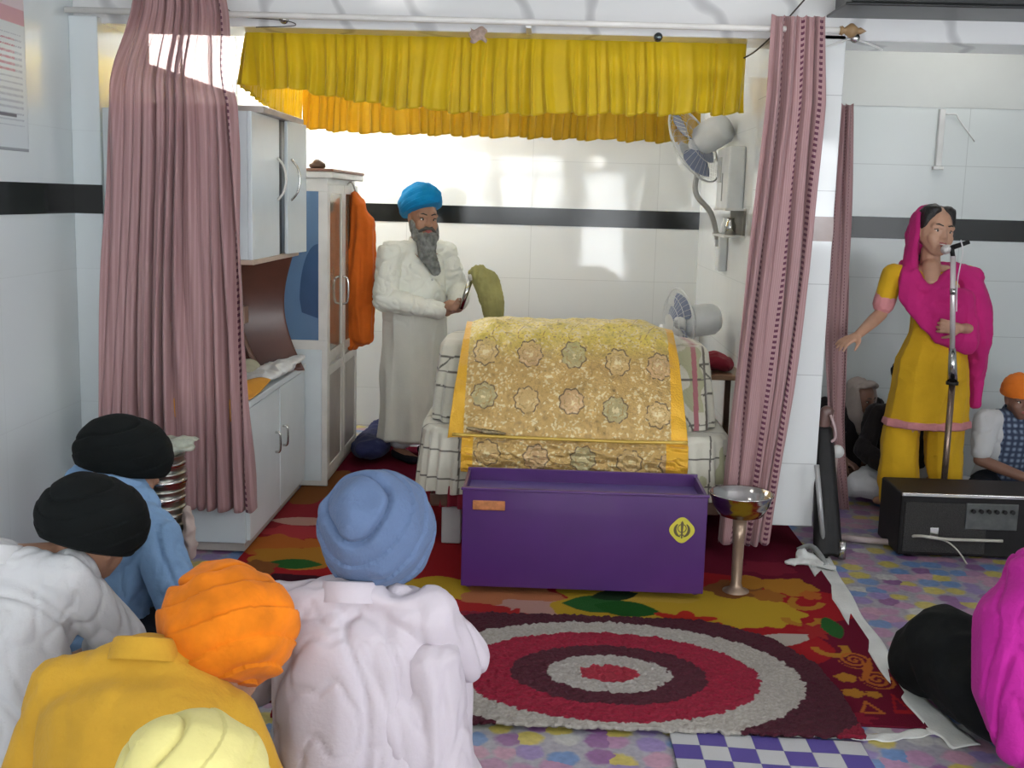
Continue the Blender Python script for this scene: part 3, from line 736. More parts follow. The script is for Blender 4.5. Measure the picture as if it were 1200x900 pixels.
o = strip('edge_cloth', [(930, 858), (985, 860), (1040, 861), (1092, 853)], [(930, 864), (985, 866), (1040, 870), (1096, 862)], .004, M_UND)
tag(o, 'thin white cloth border along the front edge of the maroon carpet', 'cloth')
# round-patterned shaggy rug
rc = F(714, 789, .026)
def rx_(px): return abs((F(px, 787)-rc).x)
RR = [(rx_(746), (.42, .035, .06)), (rx_(783), (.50, .46, .42)), (rx_(824), (.10, .022, .035)), (rx_(882), (.36, .02, .05)), (rx_(930), (.50, .46, .41)), (rx_(1000), (.085, .018, .03)), (rx_(1030), (.25, .015, .035))]
ry0 = F(714, 853, .02).y; ry1 = F(714, 722, .026).y
_rg = [F(1012, 858, .02), F(985, 810, .026), F(955, 776, .026), F(905, 748, .026), F(850, 732, .026), F(800, 722, .026)]
RGY = [p.y for p in _rg]; RGX = [p.x for p in _rg]
def rugfn(U, Vv):
    Y = ry0+(ry1-ry0)*Vv
    xr = np.interp(Y, RGY, RGX)
    X = -.80+(xr+.80)*U
    return X, Y-.05*U*(1-Vv)*0, 0*U
def rcol(U, Vv, co):
    d = np.hypot(co[:, 0]-rc.x, (co[:, 1]-rc.y)*1.36)
    d = d+.012*nz(co, 30, 2)+.008*nz(co, 70, 4)
    c = np.zeros((len(d), 3)); c[:] = (.30, .012, .035)
    for r_, k in reversed(RR): c[d < r_] = k
    c[(d > rx_(1000)) & ((co[:, 0] < -.45) | (co[:, 1] > 4.3))] = (.28, .02, .03)
    return .82*c*(1+.25*nz(co, 120, 9))[:, None]
o = grid('rug', rugfn, 420, 300, vcol('rug_shag', 1, .8, 300, .03, .05), None, rcol, .012)
me = o.data; n = len(me.vertices); co = np.empty(n*3); me.vertices.foreach_get('co', co); co = co.reshape(-1, 3)
co[:, 2] = .026+.006*nz(co, 60, 1)+.004*nz(co, 140, 2); co[:, 0] += .004*nz(co, 50, 5); co[:, 1] += .006*nz(co, 40, 6)
me.vertices.foreach_set('co', co.reshape(-1)); me.update()
tag(o, 'shaggy rug with concentric crimson, cream and maroon rings in front of the box', 'rug')
# chequered mat
ma = F(784, 859); mb = F(1003, 863)
def mcol(U, Vv, co):
    i = np.floor(U*7+.001); j = np.floor(Vv*9+.001); g = ((i+j) % 2) > .5
    c = np.where(g[:, None], np.array([.09, .065, .26]), np.array([.46, .46, .46])); e = (np.abs(U*7-np.round(U*7)) < .02) | (np.abs(Vv*9-np.round(Vv*9)) < .02)
    c[e] *= .75; return c
o = grid('chequered_mat', lambda U, Vv: (ma.x+(mb.x-ma.x)*U, ma.y-.03*U-(.09*9)*Vv, .005+.001*np.sin(U*9)), 281, 361, vcol('mat_woven', .6, .3, 300), None, mcol, .004)
tag(o, 'purple and grey chequered mat lying in front of the rug', 'mat')
# crumpled white cloth at the pillar foot
c = F(950, 664)
o = volume('crumpled_cloth', [[(c+V((-.09, .0, .015)), (.03, .03, .012)), (c+V((.0, .02, .02)), (.045, .04, .02)), (c+V((.07, -.05, .015)), (.03, .04, .012))], [(c+V((-.03, .04, .04)), (.03, .03, .03)), (c+V((.02, .02, .02)), .03)]], .005, M_UND, None, 2, folds(.008, 25, 1))
tag(o, 'crumpled white cloth lying at the foot of the tiled pillar', 'cloth')
t = tube('hose', [F(935, 645, .02), F(950, 640, .05), F(962, 652, .04), F(968, 664, .02)], .014, plain('hose_grey', (.30, .31, .30), .4))
tag(t, 'short grey hose bending out from the foot of the pillar', 'hose')
# ------------------------------------------------------------------ donation box
M_PUR = plain('painted_purple', (.075, .020, .135), .3, 0, .08, 5, .05, 12, 0, .5, 0, .3)
M_PURI = plain('painted_violet_inside', (.10, .06, .24), .4, 0, .08)
a = F(539, 699); b = F(822, 703)
bx0, bx1 = a.x, b.x; by0 = (a.y+b.y)/2; zt = W(680, 577, by0).z; dpt = .34
ch = root('donation_box', 'purple painted metal donation box standing on the rug before the throne', 'box', ((bx0+bx1)/2, by0, 0)); Wd = bx1-bx0; h = Wd/2
bm = bmesh.new()
bm_box(bm, (-h, 0, .035), (h, .012, zt), .003); bm_box(bm, (-h, dpt-.012, .035), (h, dpt, zt+.012), .003)
bm_box(bm, (-h, .012, .055), (-h+.012, dpt-.012, zt), .0); bm_box(bm, (h-.012, .012, .055), (h, dpt-.012, zt), 0)
bm_box(bm, (-h+.012, .012, .055), (h-.012, dpt-.012, .065))
from_bm('box_body', bm, M_PUR, ch, False)
box('tray_top', (-h+.013, .013, zt-.055), (h-.013, dpt-.013, zt-.043), M_PURI, ch)
box('coin_slot', (-.09, .15, zt-.0435), (.09, .165, zt-.042), M_DK, ch)
bm = bmesh.new()
bm_box(bm, (-h-.006, -.006, zt-.006), (h+.006, .014, zt+.006), .003)
from_bm('rim', bm, M_PUR, ch, False)
for sx in (-1, 1):
    for y in (.02, dpt-.02): cyl('leg', (sx*(h-.03), y, .03 if y < .1 else .008), (sx*(h-.03), y, .06), .014, M_PUR, ch, .02)
p = W(573, 592, by0)
box('name_plate', (p.x-(bx0+bx1)/2-.066, -.006, p.z-.020), (p.x-(bx0+bx1)/2+.066, -.001, p.z+.020), plain('plate_copper', (.50, .19, .07), .35, .2, .25, 60), ch, .004)
# badge with the double sword, quoit and two curved blades
p = W(799, 621, by0); bxx = p.x-(bx0+bx1)/2; bz = p.z
M_BADGE = plain('badge_yellow', (.62, .55, .05), .35); M_INK = plain('badge_ink', (.10, .08, .03), .4)
bm = bmesh.new(); ring = []
for i in range(48):
    t = 2*PI*i/48; rr_ = .050*(1+.07*math.cos(4*t)); ring.append((bxx+rr_*math.cos(t)*.96, bz+rr_*math.sin(t)))
f0 = [bm.verts.new((x, -.001, z)) for x, z in ring]; f1 = [bm.verts.new((x, -.005, z)) for x, z in ring]
bm.faces.new(f1)
for i in range(48): bm.faces.new((f0[i], f0[(i+1) % 48], f1[(i+1) % 48], f1[i]))
badge = from_bm('badge', bm, M_BADGE, ch, False)
bm = bmesh.new()
def flat(bm, pts, y=-.007):
    a_ = [bm.verts.new((bxx+x, y, bz+z)) for x, z in pts]; b_ = [bm.verts.new((bxx+x, -.004, bz+z)) for x, z in pts]
    bm.faces.new(a_)
    for i in range(len(pts)): bm.faces.new((a_[i], a_[(i+1) % len(pts)], b_[(i+1) % len(pts)], b_[i]))
flat(bm, [(0, .040), (.006, .030), (.004, .0), (.0035, -.018), (-.0035, -.018), (-.004, 0), (-.006, .030)])
flat(bm, [(-.009, -.018), (.009, -.018), (.009, -.022), (.003, -.022), (.003, -.034), (-.003, -.034), (-.003, -.022), (-.009, -.022)])
for i in range(20):
    t0, t1 = 2*PI*i/20, 2*PI*(i+1)/20
    flat(bm, [(.015*math.cos(t0), .008+.015*math.sin(t0)), (.015*math.cos(t1), .008+.015*math.sin(t1)), (.0185*math.cos(t1), .008+.0185*math.sin(t1)), (.0185*math.cos(t0), .008+.0185*math.sin(t0))], -.0065)
for s_ in (-1, 1):
    N = 12
    for i in range(N):
        t0 = -1.35+2.25*i/N; t1 = -1.35+2.25*(i+1)/N; w0 = .0045*math.sin(PI*(i+.3)/(N+.6))+.0015; w1 = .0045*math.sin(PI*(i+1.3)/(N+.6))+.0015
        P_ = lambda t, r_: (s_*(r_*math.cos(t)), .002+r_*1.05*math.sin(t))
        q = [P_(t0, .028-w0), P_(t1, .028-w1), P_(t1, .028+w1), P_(t0, .028+w0)]
        flat(bm, q if s_ > 0 else q[::-1])
from_bm('sword_emblem', bm, M_INK, badge, False)
# ------------------------------------------------------------------ steel bowl on a stand
M_STEEL = plain('steel', (.50, .48, .46), .16, 1, .08, 5)
c = F(862, 694)
bs = root('bowl_stand', 'steel bowl on a tall thin pedestal stand beside the purple box', 'bowl stand', c)
rim = W(868, 578, c.y).z; RB = .128
lathe('bowl', [(0, rim-.105), (.045, rim-.105), (.09, rim-.09), (.118, rim-.045), (RB, rim), (RB+.006, rim+.003), (RB+.004, rim-.003), (.113, rim-.045), (.085, rim-.082), (.03, rim-.092), (0, rim-.093)][::-1], M_STEEL, bs, 48)
lathe('pedestal', [(0, 0), (.055, .0), (.055, .01), (.03, .02), (.022, .04), (.024, rim-.2), (.03, rim-.11), (0, rim-.108)], plain('pedestal_wood', (.34, .24, .17), .3, .5, .15), bs, 28)
# ------------------------------------------------------------------ throne: cot, red skirt, quilt and golden cover
TX0, TX1 = W(497, 560, 5.3).x, W(850, 560, 5.3).x
cot = root('wooden_cot', 'low wooden cot with white block legs carrying the covered scripture', 'cot', ((TX0+TX1)/2, 5.6, 0))
hh = (TX1-TX0)/2
M_WD = plain('wood_dark', (.10, .05, .03), .4, 0, .4, 12); M_BLOCK = plain('block_white', (.55, .56, .55), .5)
box('cot_frame', (-hh+.04, -.42, .19), (hh-.04, .5, .25), M_WD, cot, .006)
for sx in (-1, 1):
    for y in (-.36, .44): box('leg', (sx*(hh-.14)-.045, y-.045, .008), (sx*(hh-.14)+.045, y+.045, .19), M_BLOCK, cot, .006)
M_RED = cloth('cloth_red', (.22, .015, .03)); M_REDD = cloth('cloth_maroon', (.13, .01, .02))
def skirtbox(name, x0, x1, y0, y1, z0, z1, r_, mat, nf, amp, seed=0, top=True, color=None, nv=40, flare=0.0, parent=None, nu=None, slant=0, slz=0):
    """cloth draped over a rounded block: a closed band of gathered sides plus the top"""
    def fn(U, Vv):
        # superellipse outline
        t = U*2*PI; e = r_
        cx_, cy_ = np.cos(t), np.sin(t)
        ox = np.sign(cx_)*np.abs(cx_)**e; oy = np.sign(cy_)*np.abs(cy_)**e
        k = np.clip(Vv/.75, 0, 1)      # side
        tp = np.clip((Vv-.75)/.25, 0, 1)
        s = (1-tp)
        wv = amp*(1-k)**.6*np.sin(nf*t+seed+np.sin(3*t))
        sx = (x1-x0)/2*s*(1+flare*(1-k)); sy = (y1-y0)/2*s*(1+flare*(1-k))
        kk = np.where(k > .85, .85+.15*np.sin((k-.85)/.15*PI/2), k)
        X = (x0+x1)/2+ox*(sx+wv*s)-ox*(k > .9)*(k-.9)*.25*(1-tp)
        Y = (y0+y1)/2+oy*(sy+wv*s)-oy*(k > .9)*(k-.9)*.25*(1-tp)
        Y = Y+slant*kk**1.3*np.clip(-oy, 0, 1)*(1-tp*.2)
        X = X-slz*kk**1.5*ox*(1-tp)
        Z = z0+(z1-z0)*kk+.012*tp+.004*np.sin(nf*t*.5)*(1-k)
        return X, Y, Z
    return grid(name, fn, nu or 300, nv, mat, parent, color, .004)
o = skirtbox('red_skirt_cloth', TX0+.0, TX1-.0, 5.14, 6.14, .19, .30, .35, M_RED, 40, .012)
tag(o, 'red cloth skirt hanging round the cot below the cream quilt', 'cloth')
def quiltcol(U, Vv, co):
    c = np.tile(np.array([.62, .60, .50]), (len(U), 1)); x, y, z = co.T
    c *= (1+.10*nz(co, 6, 2))[:, None]
    front = (y < 5.22); side = ~front
    lx = np.minimum(np.abs(((x+.02) % .23)-.115), 1); lz = np.abs(((z+.0) % .13)-.065)
    ln = ((lx < .004) & front) | (lz < .0035) | (side & (np.abs((y % .2)-.1) < .004))
    ln &= (np.abs(x-(TX0+TX1)/2) > hh-.28) | side
    c[ln] = (.10, .09, .07)
    g = nz(co, 8, 5) > .28; c[g & (x > .5)] = (.42, .42, .26)
    return c
M_QU = vcol('quilt_satin', .4, .25, 60, .4, .3)
o = skirtbox('quilt', TX0-.02, TX1+.01, 5.155, 6.2, .255, .555, .30, M_QU, 26, .012, 1, True, quiltcol, 110, .03, nu=700)
tag(o, 'cream satin quilt with thin dark check lines spread over the cot', 'quilt')
ux0, ux1 = W(503, 450, 5.35).x, W(845, 450, 5.35).x
def bolcol(U, Vv, co):
    c = quiltcol(U, Vv, co); x, y, z = co.T
    m = (np.abs(x-ux1+.06) < .006) | (np.abs(z-.78) < .004); c[m] = (.12, .10, .08)
    c[(np.abs(x-ux1+.11) < .012)] = (.40, .14, .16)
    return c
o = skirtbox('cushion_cover', ux0, ux1, 5.25, 6.1, .562, .92, .42, M_QU, 18, .008, 2, True, bolcol, 100, .0, nu=600, slant=.30, slz=.03)
tag(o, 'cream checked satin sheet draped over the cushions under the golden cover', 'cushion')
o = volume('bolster', [[((ux0+.24, 5.74, .935), (.10, .15, .05)), ((ux1-.24, 5.74, .92), (.10, .15, .05))]], .012, M_QU, None, 4, None, None, lambda co: np.tile(np.array([.6, .58, .48]), (len(co), 1)))
tag(o, 'cream bolster lying across the cushions under the golden cover', 'cushion')
GX0, GX1 = W(528, 450, 5.25).x, W(806, 450, 5.25).x
GOLD = (.55, .35, .11); GY = (.72, .56, .10); AM = (.80, .43, .02)
def goldfn(prof, x0, x1, taper=.0, crown=0, seed=0):
    pr = np.array(prof); s = np.concatenate([[0], np.cumsum(np.hypot(*(np.diff(pr, axis=0).T)))]); s /= s[-1]
    def fn(U, Vv):
        Y = np.interp(Vv, s, pr[:, 0]); Z = np.interp(Vv, s, pr[:, 1])
        tp = sstep(.0, 1.0, np.interp(Vv, s, np.linspace(0, 1, len(pr))))
        e = np.abs(U-.5)*2
        X = x0+(x1-x0)*U+(0.5-U)*taper*np.clip((Z-pr[0, 1])/(pr[:, 1].max()-pr[0, 1]), 0, 1)
        Z = Z-crown*sstep(.72, 1.0, e)*np.clip((Z-pr[0, 1])*2.4, 0, 1)
        w = .005*np.sin(U*9+Vv*14+seed)+.004*np.sin(U*23-Vv*31+seed)+.003*np.sin(U*57+Vv*40)
        return X, Y-np.abs(w)*1.2, Z+w
    return fn
MOT = [(568, 415), (621, 417), (673, 419), (725, 427), (774, 432), (567, 464), (617, 469), (670, 471), (721, 480), (771, 486), (571, 530), (628, 535), (683, 537), (737, 541), (787, 543)]
def goldcol(rows, x0, x1):
    def f(U, Vv, co):
        x, y, z = co.T
        c = np.tile(np.array(GOLD), (len(x), 1))
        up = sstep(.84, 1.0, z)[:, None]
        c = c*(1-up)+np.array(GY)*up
        n1 = nz(co, 24, 3); n2 = nz(co, 60, 8)
        c *= (1+.5*n1*np.abs(n2)*2+.18*n2)[:, None]
        n3 = nz(co, 95, 5); pale = ((n1 > .12) & (n3 > .22)) | (n2 > .42); c[pale] = (.74, .62, .34); c[(n3 < -.42)] = (.42, .27, .09)
        # paisley trails
        tr_ = np.abs(np.sin(x*26+3*np.sin(z*21))) < .07
        c[tr_ & (n2 > .0)] = (.40, .24, .06)
        sdist = np.hypot(x*0, 0)
        for k, (px, py) in enumerate(rows):
            m = W(px, py, 5.10 if py > 500 else (5.19 if py > 440 else 5.26)); dx = x-m.x; dz = (z-m.z)*1.04
            d = np.hypot(dx, dz); th = np.arctan2(dz, dx); r0 = .050*(1+.22*np.abs(((th*8/(2*PI)+.2*k) % 1)-.5)*2)
            sel = (y < 5.5)
            c[(d < r0) & sel] = c[(d < r0) & sel]*.5+.5*np.array([(.66, .46, .20), (.66, .42, .24), (.40, .42, .24)][k % 3])
            c[(np.abs(d-r0*.62) < .003) & sel & (n2 > -.1)] = (.42, .27, .09)
            c[(d < r0*.3) & (n2 > 0) & sel] = (.78, .66, .36)
            c[(np.abs(d-r0) < .0034) & sel & (n1+n2 > -.35)] = (.17, .11, .05)
        b = (x < x0+.072) | (x > x1-.078); c[b] = np.array(AM)
        c[b] *= (1+.08*nz(co[b], 5, 2))[:, None]
        return np.clip(c, 0, 1)
    return f
M_GOLD = vcol('brocade_gold', .42, .5, 120, .6, .3, .25)
zf = W(660, 514, 5.17).z; zr = W(660, 374, 5.62).z
prof = [(5.13, zf-.005), (5.15, zf+.06), (5.22, zf+.2), (5.32, zf+.34), (5.45, zr-.055), (5.55, zr-.012), (5.66, zr), (5.8, zr-.02), (5.95, zr-.07), (6.1, zr-.18), (6.13, zr-.35)]
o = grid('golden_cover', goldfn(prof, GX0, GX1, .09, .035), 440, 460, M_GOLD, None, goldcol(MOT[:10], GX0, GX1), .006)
tag(o, 'upper golden brocade cover with orange side borders draped over the scripture', 'cover')
zb0 = W(660, 556, 5.10).z
prof2 = [(5.085, zb0), (5.08, zb0+.10), (5.10, zf-.02), (5.135, zf+.012), (5.165, zf+.016), (5.19, zf+.018)]
g1, g2 = W(541, 530, 5.13).x, W(805, 535, 5.13).x
o = grid('golden_cover', goldfn(prof2, g1, g2, 0, 0, 3), 420, 140, M_GOLD, None, goldcol(MOT[10:], g1-.02, g2-.02), .005)
tag(o, 'lower golden brocade cloth hanging below the larger golden cover', 'cover')
o = tube('cover_hem', [W(530, 509, 5.105), W(590, 512, 5.10), W(660, 515, 5.10), W(740, 518, 5.10), W(806, 519, 5.105)], .008, plain('piping_gold', (.62, .42, .08), .35, .3))
tag(o, 'gold piped edge cord along the foot of the upper golden cover', 'cord')
o = volume('tassel', [[(W(549, 502, 5.105), (.012, .01, .008)), (W(570, 506, 5.10), (.022, .012, .012)), (W(590, 508, 5.10), (.012, .01, .008))]], .003, plain('tassel_bronze', (.28, .22, .12), .35, .5, .5, 60), None, 1, folds(.003, 60, 1))
tag(o, 'small bronze-coloured tassel lying on the left foot of the golden cover', 'tassel')
# ------------------------------------------------------------------ fans
M_FANW = plain('fan_plastic', (.70, .72, .72), .3); M_FANB = plain('fan_blade', (.28, .32, .46), .18, 0, .1, 5, 0, 60, 0, .6)
def fan(label, loc, rotM, R_, arm, group='white pedestal-head fans'):
    r = root('wall_fan', label, 'fan', loc, 0, group)
    M4 = rotM.to_4x4()
    lathe('motor_housing', [(0, -.02), (.062, -.02), (.082, 0), (.090, .05), (.088, .15), (.07, .178), (0, .182)], M_FANW, r, 36, M4)
    lathe('hub', [(0, -.075), (.03, -.072), (.042, -.05), (.042, -.028), (0, -.028)], M_FANW, r, 28, M4)
    for k in range(3):
        def bf(U, Vv, k=k):
            rr_ = .035+(R_*.9-.035)*Vv; wdt = .55+.25*np.sin(Vv*PI)
            t = k*2*PI/3+(U-.5)*2*wdt*(1-.2*Vv)
            return rr_*np.cos(t), rr_*np.sin(t), -.05+(U-.5)*.045*(1-.3*Vv)
        b_ = grid('blade', bf, 16, 16, M_FANB, r, None, .002); b_.data.transform(M4)
    bm = bmesh.new()
    def torus(Rr, z, rad, seg=48):
        prev = None; first = None
        pts_ = [Vector((Rr*math.cos(2*PI*i/seg), Rr*math.sin(2*PI*i/seg), z)) for i in range(seg)]
        for i in range(seg): bm_cyl(bm, pts_[i], pts_[(i+1) % seg], rad, None, 5, False)
    torus(R_, -.05, .006); torus(R_*.55, -.10, .0018, 32); torus(R_*.8, -.085, .0018, 40); torus(R_*.6, .0, .0018, 32)
    for i in range(36):
        t = 2*PI*i/36; c_, s_ = math.cos(t), math.sin(t)
        P = [(.04, -.112), (R_*.55, -.10), (R_*.85, -.08), (R_, -.05)]
        for (a1, z1), (a2, z2) in zip(P, P[1:]): bm_cyl(bm, (a1*c_, a1*s_, z1), (a2*c_, a2*s_, z2), .0011, None, 4, False)
        P = [(.06, -.005), (R_*.6, .0), (R_, -.05)]
        for (a1, z1), (a2, z2) in zip(P, P[1:]): bm_cyl(bm, (a1*c_, a1*s_, z1), (a2*c_, a2*s_, z2), .0011, None, 4, False)
    bmesh.ops.transform(bm, matrix=M4, verts=bm.verts)
    g = from_bm('guard', bm, M_FANW, r, True)
    bm = bmesh.new(); bmesh.ops.create_circle(bm, cap_ends=True, segments=32, radius=.055)
    bmesh.ops.translate(bm, verts=bm.verts, vec=(0, 0, -.114)); bmesh.ops.transform(bm, matrix=M4, verts=bm.verts)
    bd = from_bm('guard_badge', bm, M_FANW, r, False); m_ = bd.modifiers.new('s', 'SOLIDIFY'); m_.thickness = .004
    arm(r)
    return r
Yf = 6.75
mo = W(822, 165, Yf); dc = W(790, 184, Yf+.10)
axv = (dc-mo).normalized()      # towards the guard
q = (-axv).to_track_quat('Z', 'Y').to_matrix()
def arm1(r):
    o_ = mo
    e = V((xc-mo.x-.012, 0, W(848, 285, Yf).z-mo.z))
    tube('arm', [V((0, 0, 0)), V((.0, .02, -.12)), W(815, 225, Yf+.02)-mo, W(833, 250, Yf+.02)-mo, W(842, 285, Yf+.02)-mo], .016, plain('arm_grey', (.36, .36, .34), .35), r, 10)
    x1_ = xc-mo.x; zz = W(842, 285, Yf).z-mo.z
    box('wall_plate', (x1_-.05, -.05, zz-.16), (x1_-.001, .07, zz+.06), M_FANW, r, .008)
    box('bracket', ((W(842, 285, Yf)-mo).x-.02, -.01, zz-.02), (x1_-.04, .04, zz+.02), M_FANW, r, .004)
fan('white wall fan with blue-grey blades high beside the yellow canopy', mo, q, .235, arm1)
mo2 = W(806, 377, 6.45); 
q2 = (V((.93, .30, .1))).to_track_quat('Z', 'Y').to_matrix()
def arm2(r):
    cyl('neck', (0, .0, 0), (.0, .0, -.36), .016, M_FANW, r)
    cyl('post', (0, 0, -.3), (0, 0, -mo2.z+.03), .022, M_FANW, r)
    lathe('fan_base', [(0, -mo2.z), (.17, -mo2.z), (.16, -mo2.z+.03), (.03, -mo2.z+.05), (0, -mo2.z+.05)], M_FANW, r, 36)
fan('white pedestal fan partly hidden behind the golden cover', mo2, q2, .19, arm2)
# stabiliser box, small shelf with jar, red bundle
p = W(857, 210, 6.45)
r = root('wall_box', 'white electrical box on the side wall beside the fan', 'electrical box', (xc, 6.45, p.z))
box('case', (-.09, -.20, -.17), (0, .20, .17), M_FANW, r, .01); box('slot', (-.093, -.02, -.12), (-.089, .0, .03), plain('slot_grey', (.3, .3, .3), .5), r); box('panel', (-.096, .04, -.02), (-.089, .16, .12), plain('panel_grey', (.5, .51, .5), .4), r, .003)
p = W(855, 275, 6.35)
r = root('wall_shelf', 'small grey niche shelf under the electrical box', 'shelf', (xc, 6.35, p.z))
box('board', (-.11, -.2, -.012), (0, .25, .0), M_FR, r, .003); box('back_board', (-.012, -.2, 0), (0, .25, .13), plain('niche_grey', (.20, .19, .17), .6), r); box('top_board', (-.11, -.2, .13), (0, .25, .142), M_FR, r, .003)
for k, y in enumerate((-.08, .06)):
    o = lathe('jar', [(0, 0), (.028, 0), (.03, .05), (.02, .075), (.02, .09), (0, .09)], M_FANW if k else M_CHR, None, 20)
    o.location = (xc-.06, 6.35+y, p.z+.001); tag(o, ['small steel jar on the grey wall shelf', 'small white jar on the grey wall shelf'][k], 'jar')
tb = W(838, 434, 6.0)
r = root('side_table', 'small brown side table behind the throne at the alcove wall', 'table', (.98-.11, 6.02, 0))
box('table_top', (-.04, -.2, tb.z-.025), (.17, .2, tb.z), plain('wood_mid', (.28, .16, .09), .4, 0, .3), r, .004)
for sx in (-.02, .14):
    for sy in (-.17, .17): box('leg', (sx-.015, sy-.015, 0), (sx+.015, sy+.015, tb.z-.025), M_WD, r)
o = volume('folded_cloth', [[((.86, 5.98, tb.z+.045), (.04, .1, .045)), ((.90, 5.98, tb.z+.055), (.05, .1, .05)), ((.95, 5.98, tb.z+.04), (.05, .1, .04))]], .008, M_RED, None, 2, folds(.008, 16, 2))
tag(o, 'dark red cloth bundle on the small side table', 'cloth')
p = W(800, 395, 7.6)
r = root('speaker_box', 'small white box behind the pedestal fan at the alcove corner', 'box', (.9, 7.6, 0))
box('case', (-.12, -.12, 0), (.12, .12, p.z+.07), M_FANW, r, .01); box('grille', (-.09, -.126, .5), (.09, -.12, p.z), plain('grille_grey', (.4, .4, .4), .5), r, .002)
# ------------------------------------------------------------------ cupboards on the left of the alcove
M_LAM = plain('laminate_white', (.66, .72, .74), .3, 0, .03); M_LAM2 = plain('laminate_edge', (.45, .40, .36), .5)
M_CRM = plain('frame_cream', (.66, .64, .60), .35)
XC = -1.28
cab = root('base_cabinet', 'long low white cabinet running back along the left side of the alcove', 'cabinet', (XC, 4.95, 0))
box('carcass', (-.65, 0, .05), (-.02, 1.2, .67), M_LAM, cab, .003)
box('cabinet_top', (-.66, -.008, .67), (.008, 1.2, .70), M_LAM, cab, .004)
box('plinth', (-.64, .02, .008), (-.03, 1.19, .05), M_LAM2, cab)
for i in range(2):
    d = box('door', (-.02, .012+i*.6, .06), (-.001, .592+i*.6, .662), M_LAM, cab, .003)
    tube('handle', [V((0, .5+i*.16, .36)), V((.022, .5+i*.16, .37)), V((.022, .5+i*.16, .45)), V((0, .5+i*.16, .46))], .006, M_CHR, d)
up = root('wall_cabinet', 'white wall cabinet with tall doors hung above the low cabinet', 'cabinet', (XC, 5.04, 0))
zu0, zu1 = W(297, 305, 5.04).z, W(297, 130, 5.04).z
box('carcass', (-.65, .004, zu0), (-.02, .94, zu1), M_LAM, up, .003)
d = box('door', (-.02, .0, zu0+.0), (0, .52, zu1), M_LAM, up, .003)
tube('handle', [V((0, .48, zu0+.26)), V((.03, .48, zu0+.30)), V((.042, .48, zu0+.36)), V((.03, .48, zu0+.42)), V((0, .48, zu0+.46))], .006, M_CRM, d)
box('shadow_gap', (-.021, .521, zu0), (-.012, .62, zu1), M_DK, up)
d = box('door', (0, 0, 0), (.018, .30, zu1-zu0-.0), M_LAM, up, .003); d.location = (.0, .625, zu0); d.rotation_euler = (0, 0, -.10)
tube('handle', [V((.018, .05, .26)), V((.05, .05, .30)), V((.062, .05, .36)), V((.05, .05, .42)), V((.018, .05, .46))], .006, M_CHR, d)
box('bottom_board', (-.65, .0, zu0-.022), (.004, .94, zu0), plain('board_beige', (.50, .38, .30), .5), up, .003)
box('light_strip', (-.65, .1, zu1), (.03, .94, zu1+.03), M_LAM2, up, .004)
# brown curved niche panel between the two cabinets
M_BRW = plain('veneer_brown', (.115, .045, .03), .3, 0, .25, 4)
nr = root('curved_panel', 'dark brown curved wooden panel between the upper and lower white cabinets', 'panel', (XC, 5.9, .70))
def nicheprof(t):   # t 0 bottom, 1 top, edge x offset
    return -.02-.17*np.sin(np.clip(t, 0, 1)*PI)**1+.0*t
zt_ = zu0-.022-.70
def nf_(U, Vv):
    xe = -.0-.10*np.sin(Vv*PI*.9+.2)+.07*(1-Vv)
    xl = -.62
    X = xl+(xe-xl)*U
    Y = -.35*np.sin((1-U)*PI/2)**2*0 - .12*np.cos(U*PI/2) + .05*np.sin(Vv*PI)
    return X, Y, .001+Vv*(zt_-.002)
grid('panel_face', nf_, 50, 50, M_BRW, nr, None, .02)
grid('panel_rib', lambda U, Vv: (-.26+.03*U-.08*np.sin(Vv*PI*.9+.2)+.10*(1-Vv), -.10-.03*np.sin(U*PI), .002+Vv*(zt_-.004)), 12, 40, plain('veneer_rib', (.16, .075, .05), .3), nr, None, .01)
box('ledge', (-.62, -.16, zt_*.42), (-.22, -.08, zt_*.42+.09), plain('ledge_tan', (.30, .18, .13), .5), nr, .006)
# display cupboard
DX = -1.165
dc_ = root('display_cupboard', 'tall white display cupboard with blue glass pane beside the orange robe', 'cupboard', (DX, 6.18, 0))
H_ = 1.69
def L(px, py): v = W(px, py, 6.18); return v.x-DX, v.z
gx0, gz1 = L(325, 223); gx1, gz0 = L(373, 399)
bm = bmesh.new()
bm_box(bm, (-.55, 0, .01), (0, .02, gz0), .003); bm_box(bm, (-.55, 0, gz1), (0, .02, H_), .003)
bm_box(bm, (gx1, 0, gz0), (0, .02, gz1), .003); bm_box(bm, (-.55, 0, gz0), (gx0-.03, .02, gz1), .003)
from_bm('end_frame', bm, M_CRM, dc_, False)
box('lower_panel', (-.52, -.006, .04), (-.03, 0, gz0-.05), M_LAM, dc_, .004)
M_GLS = plain('glass_blue', (.13, .22, .36), .06, 0, .12, 2, 0, 60, 0, .7); M_GLS2 = plain('glass_blue_deep', (.05, .10, .20), .1, 0, .2, 3)
box('glass_pane', (gx0-.03, .004, gz0), (gx1, .014, gz1), M_GLS, dc_)
